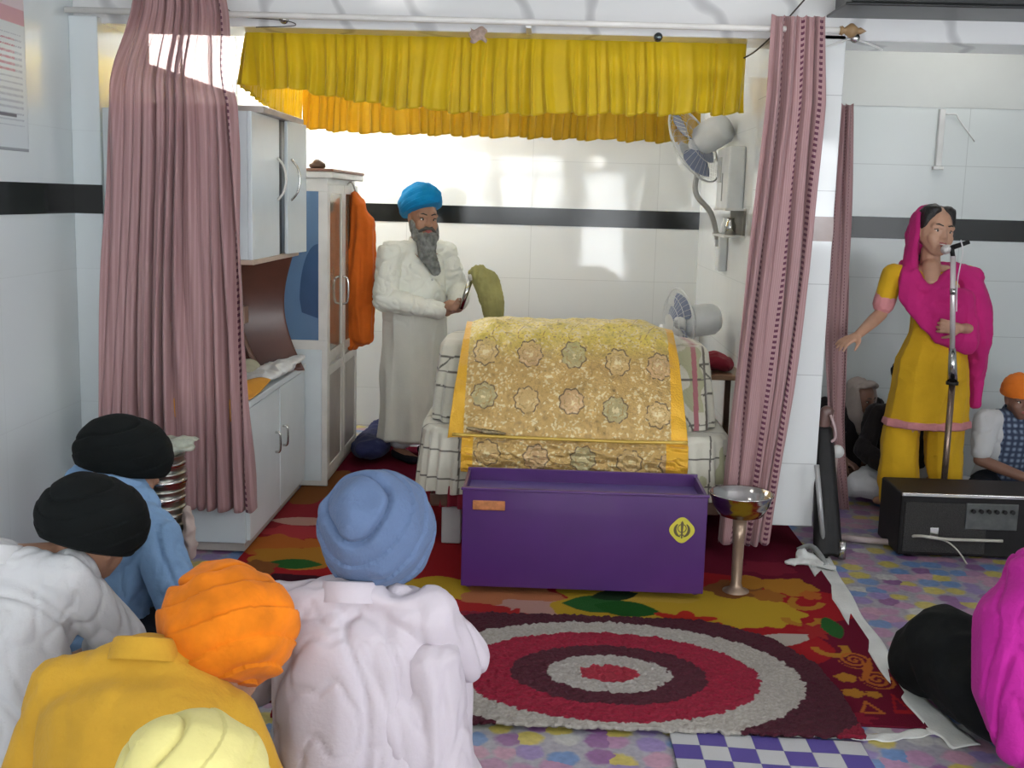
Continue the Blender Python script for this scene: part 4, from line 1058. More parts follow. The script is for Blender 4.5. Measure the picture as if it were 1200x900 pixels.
# arched deeper-blue shape behind the pane edge
bm = bmesh.new(); N = 20; ptsA = [(gx1-.002, .0035, gz0+.12)]
for i in range(N+1):
    t = i/N*PI/2; ptsA.append((gx1-.002-.10*math.sin(t)*1.0, .0035, gz0+.22+.30*math.cos(t)-.0*t))
vv = [bm.verts.new(p) for p in ptsA+[(gx1-.09, .0035, gz0+.15)]]; bm.faces.new(vv)
o = from_bm('glass_tint', bm, M_GLS2, dc_, False); m_ = o.modifiers.new('s', 'SOLIDIFY'); m_.thickness = .002
box('carcass', (-.56, .022, .01), (-.02, 1.0, H_), M_CRM, dc_)
box('cornice', (-.58, -.02, H_), (.03, 1.02, H_+.035), M_CRM, dc_, .006); box('cornice_strip', (-.585, -.024, H_+.035), (.035, 1.02, H_+.05), plain('cornice_brown', (.25, .12, .08), .5), dc_, .003)
M_OLV = plain('glass_olive', (.20, .19, .14), .1, 0, .25, 3); 
for i in range(2):
    y0 = .03+i*.49
    bm = bmesh.new()
    bm_box(bm, (-.02, y0, .06), (.0, y0+.05, H_-.03), .003); bm_box(bm, (-.02, y0+.42, .06), (.0, y0+.47, H_-.03), .003)
    for z in (.06, .62, .70, H_-.08): bm_box(bm, (-.019, y0+.04, z), (-.001, y0+.43, z+.05), .002)
    d = from_bm('door', bm, M_CRM, dc_, False)
    box('mirror_pane', (-.016, y0+.05, .75), (-.008, y0+.42, H_-.08), M_OLV, d); box('lower_pane', (-.016, y0+.05, .11), (-.008, y0+.42, .62), plain('panel_taupe', (.34, .30, .27), .35), d)
    tube('handle', [V((0, y0+.44, .98)), V((.03, y0+.44, 1.0)), V((.03, y0+.44, 1.12)), V((0, y0+.44, 1.14))], .006, M_CHR, d)
p = W(371, 205, 6.25)
o = lathe('bowl', [(0, 0), (.035, 0), (.045, .01), (.042, .028), (.02, .042), (.006, .05), (0, .05)], plain('bronze_dark', (.10, .06, .04), .35, .6), None, 24); o.location = (p.x, 6.27, H_+.051); tag(o, 'small dark domed bowl on top of the display cupboard', 'bowl')
# orange robe hanging from the cupboard corner
M_ORB = cloth('robe_orange', (.62, .13, .012), .12)
a = W(424, 222, 6.95); ch_ = lambda px, py, r_, Y=6.95: (W(px, py, Y), r_)
rb_ = root('hanging_robe', 'long orange robe hanging at the end of the display cupboard', 'robe', W(420, 425, 6.95))
inv = Matrix.Translation(-rb_.location)
volume('robe_cloth', [[ch_(416, 231, (.03, .05, .03)), ch_(424, 260, (.075, .07, .06)), ch_(424, 310, (.085, .08, .08)), ch_(422, 360, (.075, .07, .08)), ch_(423, 395, (.07, .06, .06))],
                      [ch_(414, 300, (.05, .06, .06)), ch_(414, 405, (.03, .04, .04))], [ch_(430, 360, (.05, .05, .05)), ch_(433, 398, (.035, .04, .04))]], .008, M_ORB, rb_, 3, folds(.018, (16, 16, 2.2), 3, .003, 30), inv)
tube('hook', [W(405, 218, 6.9)-rb_.location, W(412, 214, 6.92)-rb_.location, W(417, 226, 6.95)-rb_.location], .005, M_CHR, rb_)
# things on the low cabinet
M_OC = cloth('cloth_orange', (.74, .33, .02))
def strap(name, pts, w, mat, label, cat, thick=.004, wob=.01):
    pass
c = W(300, 450, 5.02)
def oc(U, Vv):
    s = Vv
    X = -1.44+.19*U+.02*np.sin(s*6); Y = 5.0+.34*U*0+.30*np.clip(1-s*1.6, 0, 1)+.0*U
    over = np.clip(s-.62, 0, 1)
    Y = 5.30-.42*np.clip(s/.62, 0, 1)+.0*U-.004*np.sin(U*20)
    X = XC-.33+.345*U
    k = np.clip(1.25*(.9-U), 0, 1)
    Z = .712+.012*np.sin(U*9+s*5)+.02*(1-s)-over*.46*np.clip(1.15-np.abs(U-.45)*2.0, 0, 1)
    return X, Y, np.where(over > 0, Z, Z)
o = grid('folded_cloth', oc, 50, 60, M_OC, None, None, .006); tag(o, 'bright orange cloth lying over the front end of the low white cabinet', 'cloth')
M_PAP = plain('paper_white', (.66, .67, .66), .5, 0, .12, 20)
o = volume('crumpled_paper', [[((XC-.10, 5.42, .725), (.10, .12, .012)), ((XC-.03, 5.7, .745), (.07, .12, .03))], [((XC-.0, 5.75, .76), (.05, .1, .012)), ((XC+.03, 5.86, .77), (.03, .06, .01))]], .006, M_PAP, None, 1, folds(.010, 14, 4)); tag(o, 'crumpled white paper on the low cabinet beneath the brown panel', 'paper')
o = volume('bundle', [[((XC-.26, 5.45, .745), (.07, .08, .03)), ((XC-.16, 5.55, .755), (.06, .06, .04))]], .006, cloth('bundle_olive', (.36, .34, .24)), None, 1, folds(.014, 20, 6)); tag(o, 'olive and cream cloth bundle behind the orange cloth on the cabinet', 'cloth')
# steel containers in a tower
sx, sy = W(194, 600, 4.28).x-.02, 4.28
M_ST2 = plain('steel_dull', (.42, .43, .40), .28, 1, .12, 6)
def can(z):
    r = root('steel_container', '', 'container', (sx, sy, z), 0, 'stacked steel containers')
    lathe('can_body', [(0, 0), (.088, 0), (.094, .006), (.094, .056), (.098, .060), (.098, .066), (0, .066)], M_ST2, r, 36)
    lathe('can_band', [(.0945, .022), (.1005, .024), (.1005, .038), (.0945, .040)], M_STEEL, r, 36)
    return r
c0 = can(.002); cans = [c0]
for k in range(1, 9):
    cc = c0.copy(); COL.objects.link(cc); cc.location = (sx+.004*math.sin(k*2), sy, .002+k*.0675)
    for chd in list(c0.children):
        d = chd.copy(); COL.objects.link(d); d.parent = cc
    cans.append(cc)
for k, cc in enumerate(cans):
    cc['label'] = 'topmost steel container of the tower beside the left curtain' if k == 8 else ('lowest steel container of the tower, standing on the floor' if k == 0 else 'banded steel container in the middle of the tower beside the left curtain')
zt2 = .002+9*.0675
o = volume('newspaper_bundle', [[((sx+.0, sy, zt2+.012), (.12, .10, .010)), ((sx+.10, sy-.02, zt2+.03), (.05, .07, .012))], [((sx-.03, sy, zt2+.04), (.11, .09, .012)), ((sx+.09, sy+.02, zt2+.05), (.06, .06, .008))]], .006, plain('paper_olive', (.42, .44, .36), .6, 0, .3, 25), None, 1, folds(.008, 18, 3)); tag(o, 'grey-green folded papers lying on top of the steel container tower', 'paper')
o = volume('cloth_rag', [[((sx+.115, sy-.03, .36), (.02, .03, .05)), ((sx+.125, sy-.03, .25), (.025, .03, .05))]], .005, plain('rag_pink', (.50, .40, .36), .8), None, 1, folds(.01, 20, 3)); tag(o, 'pale pinkish rag hanging beside the steel container tower', 'cloth')
# dark cloth heap at the standing man's feet
o = volume('cloth_heap', [[((-1.06, 7.2, .07), (.10, .35, .05)), ((-1.03, 6.9, .09), (.12, .22, .07))], [((-1.05, 7.65, .06), (.10, .2, .05)), ((-1.04, 7.3, .07), (.1, .2, .05))]], .012, cloth('cloth_navy', (.02, .025, .09)), None, 2, folds(.015, 9, 5)); tag(o, 'dark navy cloth heap on the floor left of the standing man', 'cloth')
# ------------------------------------------------------------------ right bay: amplifier, microphone stand, leaning case
ax0, ax1, ay0, ay1 = W(1052, 640, 5.25).x, 2.42, 5.25, 5.58
azt = W(1120, 580, 5.25).z
am = root('amplifier', 'large black amplifier cabinet with grey control panel at the right of the floor', 'amplifier', ((ax0+ax1)/2, ay0, 0)); aw = (ax1-ax0)/2
M_AMP = plain('amp_black', (.009, .008, .008), .5, 0, .3, 20, 0, 60, 0, .3)
box('case', (-aw, 0, .012), (aw, ay1-ay0, azt), M_AMP, am, .01)
box('metal_trim', (-aw+.0, -.006, azt-.012), (aw, .004, azt+.003), M_CHR, am, .002)
g = bmesh.new()
bm_box(g, (-aw+.02, -.006, .03), (aw-.33, .0, azt-.04), .003)
from_bm('speaker_grille', g, plain('grille_black', (.03, .028, .025), .6, 0, .4, 150, .6, 250), am, False)
pp = W(1130, 612, 5.25).x-(ax0+ax1)/2
cpn = box('control_panel', (pp, -.012, azt-.16), (pp+.24, -.002, azt-.035), plain('panel_steel', (.10, .105, .10), .4, .5, .2, 30), am, .003)
for i in range(6): cyl('knob', (pp+.03+.036*i, -.028, azt-.07), (pp+.03+.036*i, -.012, azt-.07), .010, M_AMP, cpn, .009, 14)
box('input_socket', (-aw+.14, -.01, .10), (-aw+.18, -.002, .15), M_CHR, am, .002)
for sx_ in (-1, 1):
    for y in (.04, .29): cyl('foot', (sx_*(aw-.06), y, .002), (sx_*(aw-.06), y, .014), .02, M_AMP, am)
M_CBL = plain('cable_pale', (.52, .50, .42), .5)
t = tube('cable', [F(988, 628, .03), F(1010, 634, .02), F(1045, 632, .03), W(1075, 628, 5.22), W(1110, 632, 5.21), W(1175, 634, 5.2)], .007, M_CBL); tag(t, 'pale cable crossing the floor and the amplifier front', 'cable')
t = tube('cable', [W(1085, 630, 5.235), W(1108, 634, 5.22), W(1122, 645, 5.2), F(1133, 661, .008)], .004, M_CBL); tag(t, 'thin pale cable curving down to the floor before the amplifier', 'cable')
t = tube('wooden_stick', [F(985, 630, .025), F(1048, 636, .025)], .016, plain('stick_pink', (.52, .42, .40), .5), None, 10); tag(t, 'pale wooden stick lying on the floor left of the amplifier', 'stick')
YM = 5.70
b_ = W(1105, 580, YM); tp = W(1117, 296, YM)
ms = root('microphone_stand', 'tall chrome microphone stand in front of the singing woman', 'microphone stand', (b_.x-.0, YM, 0))
def LM(px, py, Y=YM): v = W(px, py, Y); return v-ms.location
lathe('stand_base', [(0, 0.002), (.13, .002), (.13, .012), (.11, .022), (.02, .03), (0, .03)], M_AMP, ms, 40)
j = LM(1116, 448)
cyl('lower_pole', (0, 0, .02), j, .016, plain('pole_bronze', (.24, .17, .13), .25, .8), ms)
cyl('sleeve', j, LM(1116, 408), .026, M_CHR, ms, .017)
cyl('grip_ring', j+V((0, 0, -.012)), j+V((0, 0, .004)), .03, M_AMP, ms)
cyl('upper_pole', LM(1116, 408), LM(1117, 300), .013, plain('pole_chrome', (.72, .66, .66), .25, .4), ms)
cyl('clutch', LM(1117, 345), LM(1117, 338), .017, M_CHR, ms)
cyl('mic_clip', LM(1117, 302), LM(1115, 288), .011, M_AMP, ms)
mic = root('microphone', 'silver-headed microphone clipped on the chrome stand at the singer\'s mouth', 'microphone', W(1119, 289, YM))
m0 = V((0, 0, 0)); md = (W(1126, 281, YM+.05)-W(1108, 289, YM-.0)).normalized(); md = V((.8, -.35, .35)).normalized()
cyl('mic_handle', m0-md*.02, m0+md*.07, .013, M_AMP, mic, .010)
volume('mic_head', [[(m0-md*.045, .024), (m0-md*.03, .021)]], .003, plain('mesh_silver', (.62, .60, .58), .35, .6, .2, 150, .4, 300), mic, 1)
t = tube('mic_cable', [W(1126, 281, 5.66), W(1128, 296, 5.66), W(1122, 330, 5.68), W(1121, 365, 5.69)], .003, plain('cable_white', (.7, .68, .68), .4)); tag(t, 'thin white microphone cable hanging beside the upper pole', 'cable')
# leaning case and folded stand between pillar and the small curtain
bb_ = F(972, 655)
lc = root('leaning_case', 'tall narrow black instrument case leaning against the tiled pillar', 'case', (bb_.x, bb_.y, 0))
def LC(px, py, Y): v = W(px, py, Y); return v-lc.location
top = LC(966, 492, 5.40)
volume('case_body', [[((-.03, 0, .03), (.05, .035, .02)), (top+V((0, 0, -.05)), (.045, .035, .03))], [((.03, 0, .03), (.03, .035, .02)), (top+V((0, 0, -.05)), (.045, .035, .03))]], .008, M_AMP, lc, 2)
volume('neck_head', [[(top+V((0, 0, -.03)), (.03, .025, .03)), (top+V((.01, 0, .04)), (.035, .025, .03))]], .006, plain('wood_neck', (.13, .07, .06), .3), lc, 2)
tube('strap', [top+V((.02, -.03, .03)), top+V((.04, -.05, -.03)), top+V((.045, -.045, -.08)), top+V((.02, -.04, -.10))], .007, plain('strap_pink', (.50, .36, .36), .5), lc)
cyl('foot', (.05, -.02, .01), (.05, -.02, .09), .018, M_CHR, lc)
fs_ = root('folded_stand', 'slim grey metal leg leaning beside the black case at the pillar', 'stand', F(966, 655))
cyl('leg', (0, 0, .01), W(957, 545, 5.22)-fs_.location, .012, plain('metal_grey', (.42, .42, .42), .35, .4), fs_)
cyl('foot_cap', (0, 0, .002), (0, 0, .02), .016, M_AMP, fs_)
kn_ = root('curtain_bracket', 'white knob bracket beside the small pink curtain', 'bracket', W(980, 528, 5.9))
lathe('knob', [(0, -.05), (.03, -.045), (.035, -.02), (.02, -.01), (.02, .03), (0, .03)], M_FR, kn_, 24, Matrix.Rotation(-PI/2, 4, 'X'))
cyl('post', (0, 0, -.005), (0, .02, -(kn_.location.z)+.01), .012, plain('post_pink', (.50, .38, .37), .5), kn_)
# ------------------------------------------------------------------ people seen from behind on the floor
C_WH = cloth('kurta_white', (.60, .60, .61), .03, .12); C_WH2 = cloth('kurta_pinkwhite', (.57, .51, .55), .03, .12); C_MU = cloth('kurta_mustard', (.60, .33, .03), .08)
C_BL = cloth('shirt_blue', (.20, .33, .52), .1); C_DK = cloth('trousers_dark', (.008, .010, .016), sheen=0); C_BT = cloth('turban_black', (.0035, .005, .005), .2, .12, .95, 0)
C_OT = cloth('turban_orange', (.74, .19, .004), .25, .2); C_YT = cloth('turban_pale_yellow', (.70, .62, .24), .06, .15); C_GT = cloth('turban_slate_blue', (.12, .175, .30), .06, .35)
C_PU = cloth('kurta_purple', (.20, .02, .18)); C_MG = cloth('shawl_magenta', (.44, .015, .26), .08); C_WT = cloth('trousers_white', (.55, .56, .58))
def at(px, py, Y): v = W(px, py, Y); return v
def placed(name, label, pel, headw, yaw=180, sc=1.1, lean=.1, side=0, **k):
    """pel: pelvis (X, Y); headw: head centre in the world"""
    a = math.radians(yaw); d = V((headw[0]-pel[0], headw[1]-pel[1], 0)); d = Matrix.Rotation(-a, 3, 'Z') @ d
    hp = (d.x/sc, d.y/sc, headw[2]/sc)
    return sitter(name, label, (pel[0], pel[1], .01), yaw, headp=hp, sc=sc, lean=lean, side=side, **k)
# boy in slate blue turban
def drape(r, HM):
    volume('shirt_tail', [[((-.20, -.04, .42), (.07, .09, .05)), ((-.215, -.06, .25), (.070, .12, .06)), ((-.215, -.08, .07), (.085, .16, .05))],
                          [((-.10, -.02, .30), (.10, .10, .08)), ((-.20, -.10, .08), (.12, .16, .06))], [((-.24, -.16, .36), (.045, .06, .05)), ((-.22, -.18, .10), (.06, .12, .06))]], .009, C_WH2, r, 4, creases(.009, (7, 7, 3), 4))
hw = at(440, 642, 2.85)
placed('person', 'person seen from behind in slate-blue turban and white kurta, seated before the box', (-.46, 2.70), (hw.x+.005, hw.y, hw.z+.0), 180, 1.07, .07, 0, skin=SKINF, shirt=C_WH2, trousers=C_WT, turb=C_GT,
       extra=drape, headR=(12, 0, -14), tr=(.131, .148, .139), tkw=dict(axis=(.02, .90, .45), cap=36, layer=24, amp=.008, spiral=5, low=-.13, seed=.4, voff=-.018), cdisp=.013,
       knees=[V((.17, -.40, .13)), V((-.15, -.42, .12))],
       elbows=[V((.25, -.14, .30)), V((-.265, -.17, .375))], wrists=[V((.12, -.36, .28)), V((-.12, -.38, .35))])
# mustard kurta, orange turban
hw = at(264, 775, 2.52)
placed('person', 'person in orange turban and mustard-yellow kurta bowed forward in the front row', (-.86, 2.18), (hw.x, hw.y, hw.z), 180, 1.02, .24, 0, stilt=.045, drop=.05, elbows=[V((.28, -.20, .22)), V((-.28, -.22, .20))], skin=SKIN, shirt=C_MU, trousers=C_WT, turb=C_OT, shirt_f=creases(.005, (4, 4, 3), 3),
       headR=(30, 10, -24), tr=(.154, .150, .138), tkw=dict(axis=(.30, .30, .90), cap=44, layer=26, amp=.010, spiral=14, low=-.12, seed=1.2, voff=.010), bulk=1.12)
# pale yellow turban, nearest
hw = at(226, 958, 1.76)
placed('person', 'person in pale yellow turban at the bottom edge, nearest the camera', (-.53, 1.58), (hw.x, hw.y, hw.z), 180, .95, .06, 0, skin=SKINF, shirt=C_WH, trousers=C_WT, turb=C_YT,
       headR=(10, 0, 0), tr=(.128, .142, .118), tkw=dict(axis=(.5, .5, .7), cap=30, layer=30, amp=.005, spiral=8, low=-.07, seed=2.1))
# white kurta, black turban
hw = at(106, 638, 3.05)
placed('person', 'person in white kurta and black turban sitting at the left edge, nearer one', (-1.45, 2.82), (hw.x, hw.y, hw.z), 180, 1.08, .12, 0, skin=SKIN, shirt=C_WH, trousers=C_WT, turb=C_BT,
       headR=(20, -6, -20), tr=(.134, .150, .116), tkw=dict(axis=(.1, .6, .8), cap=40, layer=22, amp=.003, spiral=7, low=-.07, seed=.9), bulk=1.1)
# blue shirt, black turban
hw = at(146, 556, 3.72)
placed('person', 'person in pale blue shirt and black turban beside the steel tower, farther one', (-1.43, 3.56), (hw.x, hw.y, hw.z), 142, 1.12, .10, 0, skin=SKIN, shirt=C_BL, trousers=C_DK, turb=C_BT,
       stilt=.07, headR=(12, 0, -10), tr=(.132, .144, .112), tkw=dict(axis=(.1, .6, .8), cap=40, layer=22, amp=.003, spiral=7, low=-.05, seed=2.9), beard=True,
       elbows=[V((.28, -.10, .28)), V((-.26, -.12, .26))], cdisp=.014)
# woman in magenta at the right edge
def magenta(r, HM):
    I = lambda X, Y, Z: V((X, Y, Z))
    volume('shawl', [[(HM @ V((0, .03, .03)), (.10, .10, .12)), ((0, .0, .60), (.14, .10, .07))],
                     [((-.24, -.06, .52), (.085, .09, .08)), ((0, .02, .57), (.13, .10, .07)), ((.24, -.06, .52), (.085, .09, .08))],
                     [((0, .02, .55), (.2, .11, .08)), ((0, .06, .34), (.22, .12, .1)), ((0, .07, .2), (.22, .11, .08))],
                     [((.20, -.04, .53), (.10, .10, .08)), ((.30, -.04, .40), (.10, .11, .09)), ((.30, .02, .22), (.11, .10, .08)), ((.27, .08, .10), (.10, .06, .05))],
                     [((-.24, -.06, .52), (.085, .09, .08)), ((-.32, -.08, .40), (.08, .09, .08)), ((-.30, -.04, .2), (.06, .10, .06))]],
           .009, C_MG, r, 4, lambda co, no: creases(.014, (8, 8, 1.8), 5)(co, no))
mw, mh = sitter('person', 'person in magenta shawl and black salwar cut off by the right edge', (1.70, 3.18, .01), 180, SKIN, C_PU, C_DK, None, .05, 0, sc=1.06, elbows=[V((.30, -.12, .32)), V((-.30, -.12, .32))],
       knees=[V((.36, -.50, .17)), V((-.30, -.40, .12))], extra=magenta, collar=False)
# her loose black salwar spread to the left
p0 = F(1062, 762, .12); p1 = F(1098, 778, .15); p2 = F(1150, 800, .12); inv = (Matrix.Translation((1.70, 3.18, .01)) @ Matrix.Rotation(PI, 4, 'Z') @ Matrix.Scale(1.06, 4)).inverted()
a0 = at(1066, 772, 3.72); a1 = at(1098, 758, 3.68); a2 = at(1140, 800, 3.45); a3 = at(1185, 830, 3.3)
volume('salwar', [[(V((a0.x+.03, a0.y-.04, .12)), (.11, .15, .11)), (V((a1.x+.01, a1.y-.05, .18)), (.14, .18, .15)), (V((a2.x+.03, a2.y-.05, .16)), (.16, .20, .15)), (V((a3.x+.05, a3.y-.05, .13)), (.15, .20, .12))]], .010, C_BT, mw, 4, folds(.010, (7, 7, 7), 6, .002, 30), inv)
# ------------------------------------------------------------------ standing man with the whisk
def stand_root(label, loc, yaw):
    return root('person', label, 'person', loc, math.radians(yaw))
C_KU = cloth('kurta_cream', (.80, .81, .73), .03, .15); C_KT = cloth('turban_bright_blue', (.0, .22, .50), .08)
M_GB = plain('beard_grey', (.19, .20, .19), .8, 0, .5, 30, .6, 90)
mx_ = at(490, 540, 7.0).x
man = stand_root('standing person in blue turban and long cream kurta holding a whisk behind the throne', (mx_-.02, 7.0, .0), 42)
HMm = hm((-.01, -.06, 1.475), Rxyz(2, 2, -14), 1.13)
shl, shr = V((.20, .0, 1.27)), V((-.20, .0, 1.27)); ell, elr = V((.26, -.07, 1.03)), V((-.27, -.04, 1.0)); wl, wr_ = V((.07, -.33, .985)), V((-.02, -.33, .94))
body = [[((0, .02, .88), (.15, .11, .1)), ((0, .01, 1.1), (.15, .11, .1)), ((0, 0, 1.24), (.16, .11, .08))], [((0, -.0, 1.28), (.06, .06, .05)), ((0, -.04, 1.40), (.058, .06, .04))], [(shl, .05), (shr, .05)]]
body += arm_chains(shl, ell, wl) + arm_chains(shr, elr, wr_)
body += hand_chains(wl, (-.6, -.35, .1), (-.2, .3, -.9), .9, -1, .95) + hand_chains(wr_, (.75, -.5, .25), (.0, .5, .8), .85, 1, .95)
for s in (-1, 1):
    body += [[((s*.10, .02, .85), .085), ((s*.10, .0, .48), .06)], [((s*.10, .0, .48), .055), ((s*.10, .02, .09), .038)], [((s*.10, .03, .05), (.035, .05, .035)), ((s*.11, -.12, .03), (.042, .06, .025))]]
body += head_chains(HMm)
volume('body', body, .0055, SKIN, man, 3)
face_bits(man, HMm)
k = [[((0, .02, .80), (.215, .175, .1)), ((0, .02, .95), (.205, .175, .1)), ((0, .01, 1.12), (.205, .15, .1)), ((0, 0, 1.25), (.175, .11, .06))],
     [((0, .02, .82), (.215, .175, .06)), ((0, .02, .5), (.225, .185, .05)), ((0, .02, .14), (.245, .20, .03))],
     [(shl, .075), ((0, .0, 1.31), (.09, .075, .03)), (shr, .075)]]
for s0, e0, w0 in ((shl, ell, wl), (shr, elr, wr_)):
    k += [[(s0, .078), (s0.lerp(e0, .5), .078), (e0, .075)], [(e0, .075), (e0.lerp(w0, .5), .062), (e0.lerp(w0, .88), .05)]]
volume('kurta', k, .008, C_KU, man, 4, lambda co, no: folds(.016, (9, 9, 2.0), 3)(co, no)*sstep(1.0, .7, co[:, 2])+creases(.011, (8, 8, 10), 6)(co, no)*sstep(.8, 1.0, co[:, 2]))
lathe('collar', [(.070, -.02), (.064, .022), (.058, .024), (.06, -.02)], C_KU, man, 30, Matrix.Translation((0, -.015, 1.335)) @ Matrix.Rotation(.25, 4, 'X'))
bm = bmesh.new(); 
for z in (1.26, 1.19, 1.12): 
    g = bmesh.ops.create_uvsphere(bm, u_segments=10, v_segments=8, radius=.008); bmesh.ops.translate(bm, verts=g['verts'], vec=(0, -.152 if z < 1.2 else -.132, z))
from_bm('buttons', bm, M_FR, man)
for s in (-1, 1):
    volume('trouser_leg', [[((s*.10, .0, .35), (.08, .09, .05)), ((s*.10, .02, .10), (.065, .075, .03))]], .009, C_WT, man, 3, folds(.006, (12, 12, 10), 2))
    volume('shoe', [[((s*.10, .04, .035), (.045, .055, .035)), ((s*.115, -.13, .028), (.048, .06, .026))]], .006, C_DK, man, 3)
turban(man, HMm @ Matrix.Translation((-.006, .034, .082)) @ Matrix.Rotation(math.radians(-20), 4, 'X') @ Matrix.Rotation(math.radians(-10), 4, 'Y'), (.108, .142, .100), C_KT, axis=(0, .30, .95), cap=26, layer=14, amp=.006, spiral=10, low=-.040, seed=.2)
volume('beard', [xf_chain(HMm, [((.062, -.012, -.03), (.018, .03, .03)), ((.045, -.055, -.085), (.03, .03, .035)), ((0, -.082, -.10), (.04, .028, .03)), ((-.045, -.055, -.085), (.03, .03, .035)), ((-.062, -.012, -.03), (.018, .03, .03))]),
                 xf_chain(HMm, [((0, -.070, -.10), (.055, .04, .04)), ((.0, -.085, -.17), (.05, .035, .05)), ((.05, -.10, -.26), (.028, .02, .03))])], .005, M_GB, man, 2, folds(.006, (60, 60, 14), 3))
volume('moustache', [xf_chain(HMm, [((-.045, -.072, -.062), .008), ((-.015, -.092, -.042), .010), ((.015, -.092, -.042), .010), ((.045, -.072, -.062), .008)])], .003, plain('moustache_grey', (.09, .08, .07), .8), man, 1, folds(.002, 60, 2))
# whisk in his hands
wk = root('whisk', 'olive hair whisk with silver handle held by the standing man', 'whisk', at(549, 345, 6.70))
lw = lambda px, py, dy=0: at(px, py, 6.70+dy)-wk.location
cyl('handle', lw(540, 362), lw(552, 326), .014, M_CHR, wk, .017)
lathe('ferrule', [(0, 0), (.02, 0), (.026, .02), (.02, .045), (0, .045)], M_FR, wk, 20, Matrix.Translation(lw(552, 328)) @ Matrix.Rotation(.2, 4, 'Y'))
volume('hair_plume', [[(lw(554, 320), (.03, .03, .025)), (lw(562, 322), (.06, .05, .06)), (lw(572, 335), (.075, .06, .09)), (lw(577, 355), (.07, .055, .08)), (lw(580, 378), (.05, .04, .05))]], .007, cloth('plume_olive', (.33, .31, .12), .2), wk, 3, folds(.009, (30, 30, 6), 4, .003, 60))
# ------------------------------------------------------------------ singing woman
C_YK = cloth('kameez_yellow', (.66, .38, .015), .06); C_DU = cloth('dupatta_pink', (.52, .02, .17), .06); C_HEM = cloth('hem_pink', (.62, .25, .26), .2)
YW = 5.98
wx = at(1083, 560, YW).x
wo = root('person', 'standing person in yellow kameez and bright pink dupatta singing at the microphone', 'person', (wx, YW, 0))
def lv(px, py, dy=0): v = at(px, py, YW+dy); return V((v.x-wx, dy, v.z))
hc = lv(1095, 272, -.03)
HMw = hm(hc, Rxyz(-2, 7, 12), 1.11)
s1, s2 = lv(1046, 322), lv(1134, 322); e1_, e2_ = lv(1032, 368, .0), lv(1146, 385, -.02); w1_, w2_ = lv(1006, 392, -.14), lv(1126, 385, -.19)
wb = [[((0, .02, .86), (.13, .10, .1)), ((0, .01, 1.02), (.11, .09, .08)), ((0, 0, 1.2), (.12, .10, .08))], [(lv(1090, 312), (.052, .05, .05)), (hc+V((-.005, .02, -.09)), (.048, .05, .04))], [(s1, .04), (lv(1090, 316), (.05, .05, .03)), (s2, .04)],
      [(lv(1091, 312, -.04), (.05, .045, .04)), (lv(1092, 330, -.085), (.042, .034, .022))]]
wb += arm_chains(s1, e1_, w1_, .93)+arm_chains(s2, e2_, w2_, .9)
wb += hand_chains(w1_, (-.75, -.3, -.35), (.1, .3, -.9), .25, 1, .88)+hand_chains(w2_, (-.95, .0, .10), (-.1, 1, 0), .6, 1, .84)
for s, fy in ((-1, -.06), (1, .03)):
    wb += [[((s*.09, .02, .84), .08), ((s*.10, 0, .46), .055)], [((s*.10, 0, .46), .05), ((s*.115, .02, .08), .033)], [((s*.115, .03, .04), (.032, .045, .03)), ((s*.125, -.11, .025), (.036, .05, .02))]]
wb += head_chains(HMw, False, .009, .85)
volume('body', wb, .0055, SKINF, wo, 3)
face_bits(wo, HMw, smile=.006)
volume('hair', [xf_chain(HMw, [((0, .035, .045), (.083, .085, .088))]), xf_chain(HMw, [((-.036, -.014, .096), (.040, .05, .028)), ((-.070, -.008, .035), (.011, .035, .04))]), xf_chain(HMw, [((.036, -.014, .096), (.040, .05, .028)), ((.070, -.008, .035), (.011, .035, .04))]), xf_chain(HMw, [((0, .09, -.0), (.05, .04, .05)), ((0, .10, -.12), (.03, .03, .05))])], .004, HAIRM, wo, 2, folds(.0015, (60, 20, 20), 2))
hz = lv(1083, 499).z
kz = [[(lv(1088, 330), (.165, .105, .06)), ((0.01, -.01, 1.10), (.15, .115, .06)), ((0, .0, .98), (.14, .105, .06)), ((-.01, .01, .84), (.185, .14, .07)), ((-.01, .01, .66), (.205, .15, .06)), ((-.01, .01, hz+.012), (.220, .150, .012))],
      [(s1, .058), (lv(1090, 324), (.09, .07, .03)), (s2, .048)], [(s1, .060), (s1.lerp(e1_, .62), .056)], [(s2, .050), (e2_, .040)]]
def cutneck(co):
    return co
volume('kameez', kz, .0065, C_YK, wo, 4, lambda co, no: folds(.008, (9, 9, 2.2), 3)(co, no)*sstep(1.1, .7, co[:, 2])+folds(.003, 14, 5)(co, no))
hb = [[((-.01, .01, hz+.002), (.232, .162, .014)), ((-.01, .01, hz+.036), (.228, .160, .014))]]
volume('kameez_hem', hb, .006, C_HEM, wo, 2, folds(.004, (16, 16, 8), 4))
sl0, sl1 = s1.lerp(e1_, .60), s1.lerp(e1_, .74)
volume('sleeve_hem', [[(sl0, .058), (sl1, .057)]], .005, C_HEM, wo, 2)
lgL = [lv(1056, 505, .03), lv(1053, 560, .0), lv(1048, 592, -.06)]; lgR = [lv(1106, 500), lv(1106, 545, .02), lv(1106, 588, .02)]
volume('salwar', [[(lgL[0]+V((0, 0, .02)), (.095, .09, .05)), (lgL[1], (.105, .10, .06)), (V((lgL[2].x, -.05, .09)), (.07, .07, .05))], [(lgR[0]+V((0, 0, .04)), (.095, .10, .05)), (lgR[1], (.10, .10, .06)), (V((lgR[2].x, .0, .09)), (.06, .07, .05))]], .008, C_YK, wo, 4, folds(.012, (11, 11, 3), 7, .003, 30))
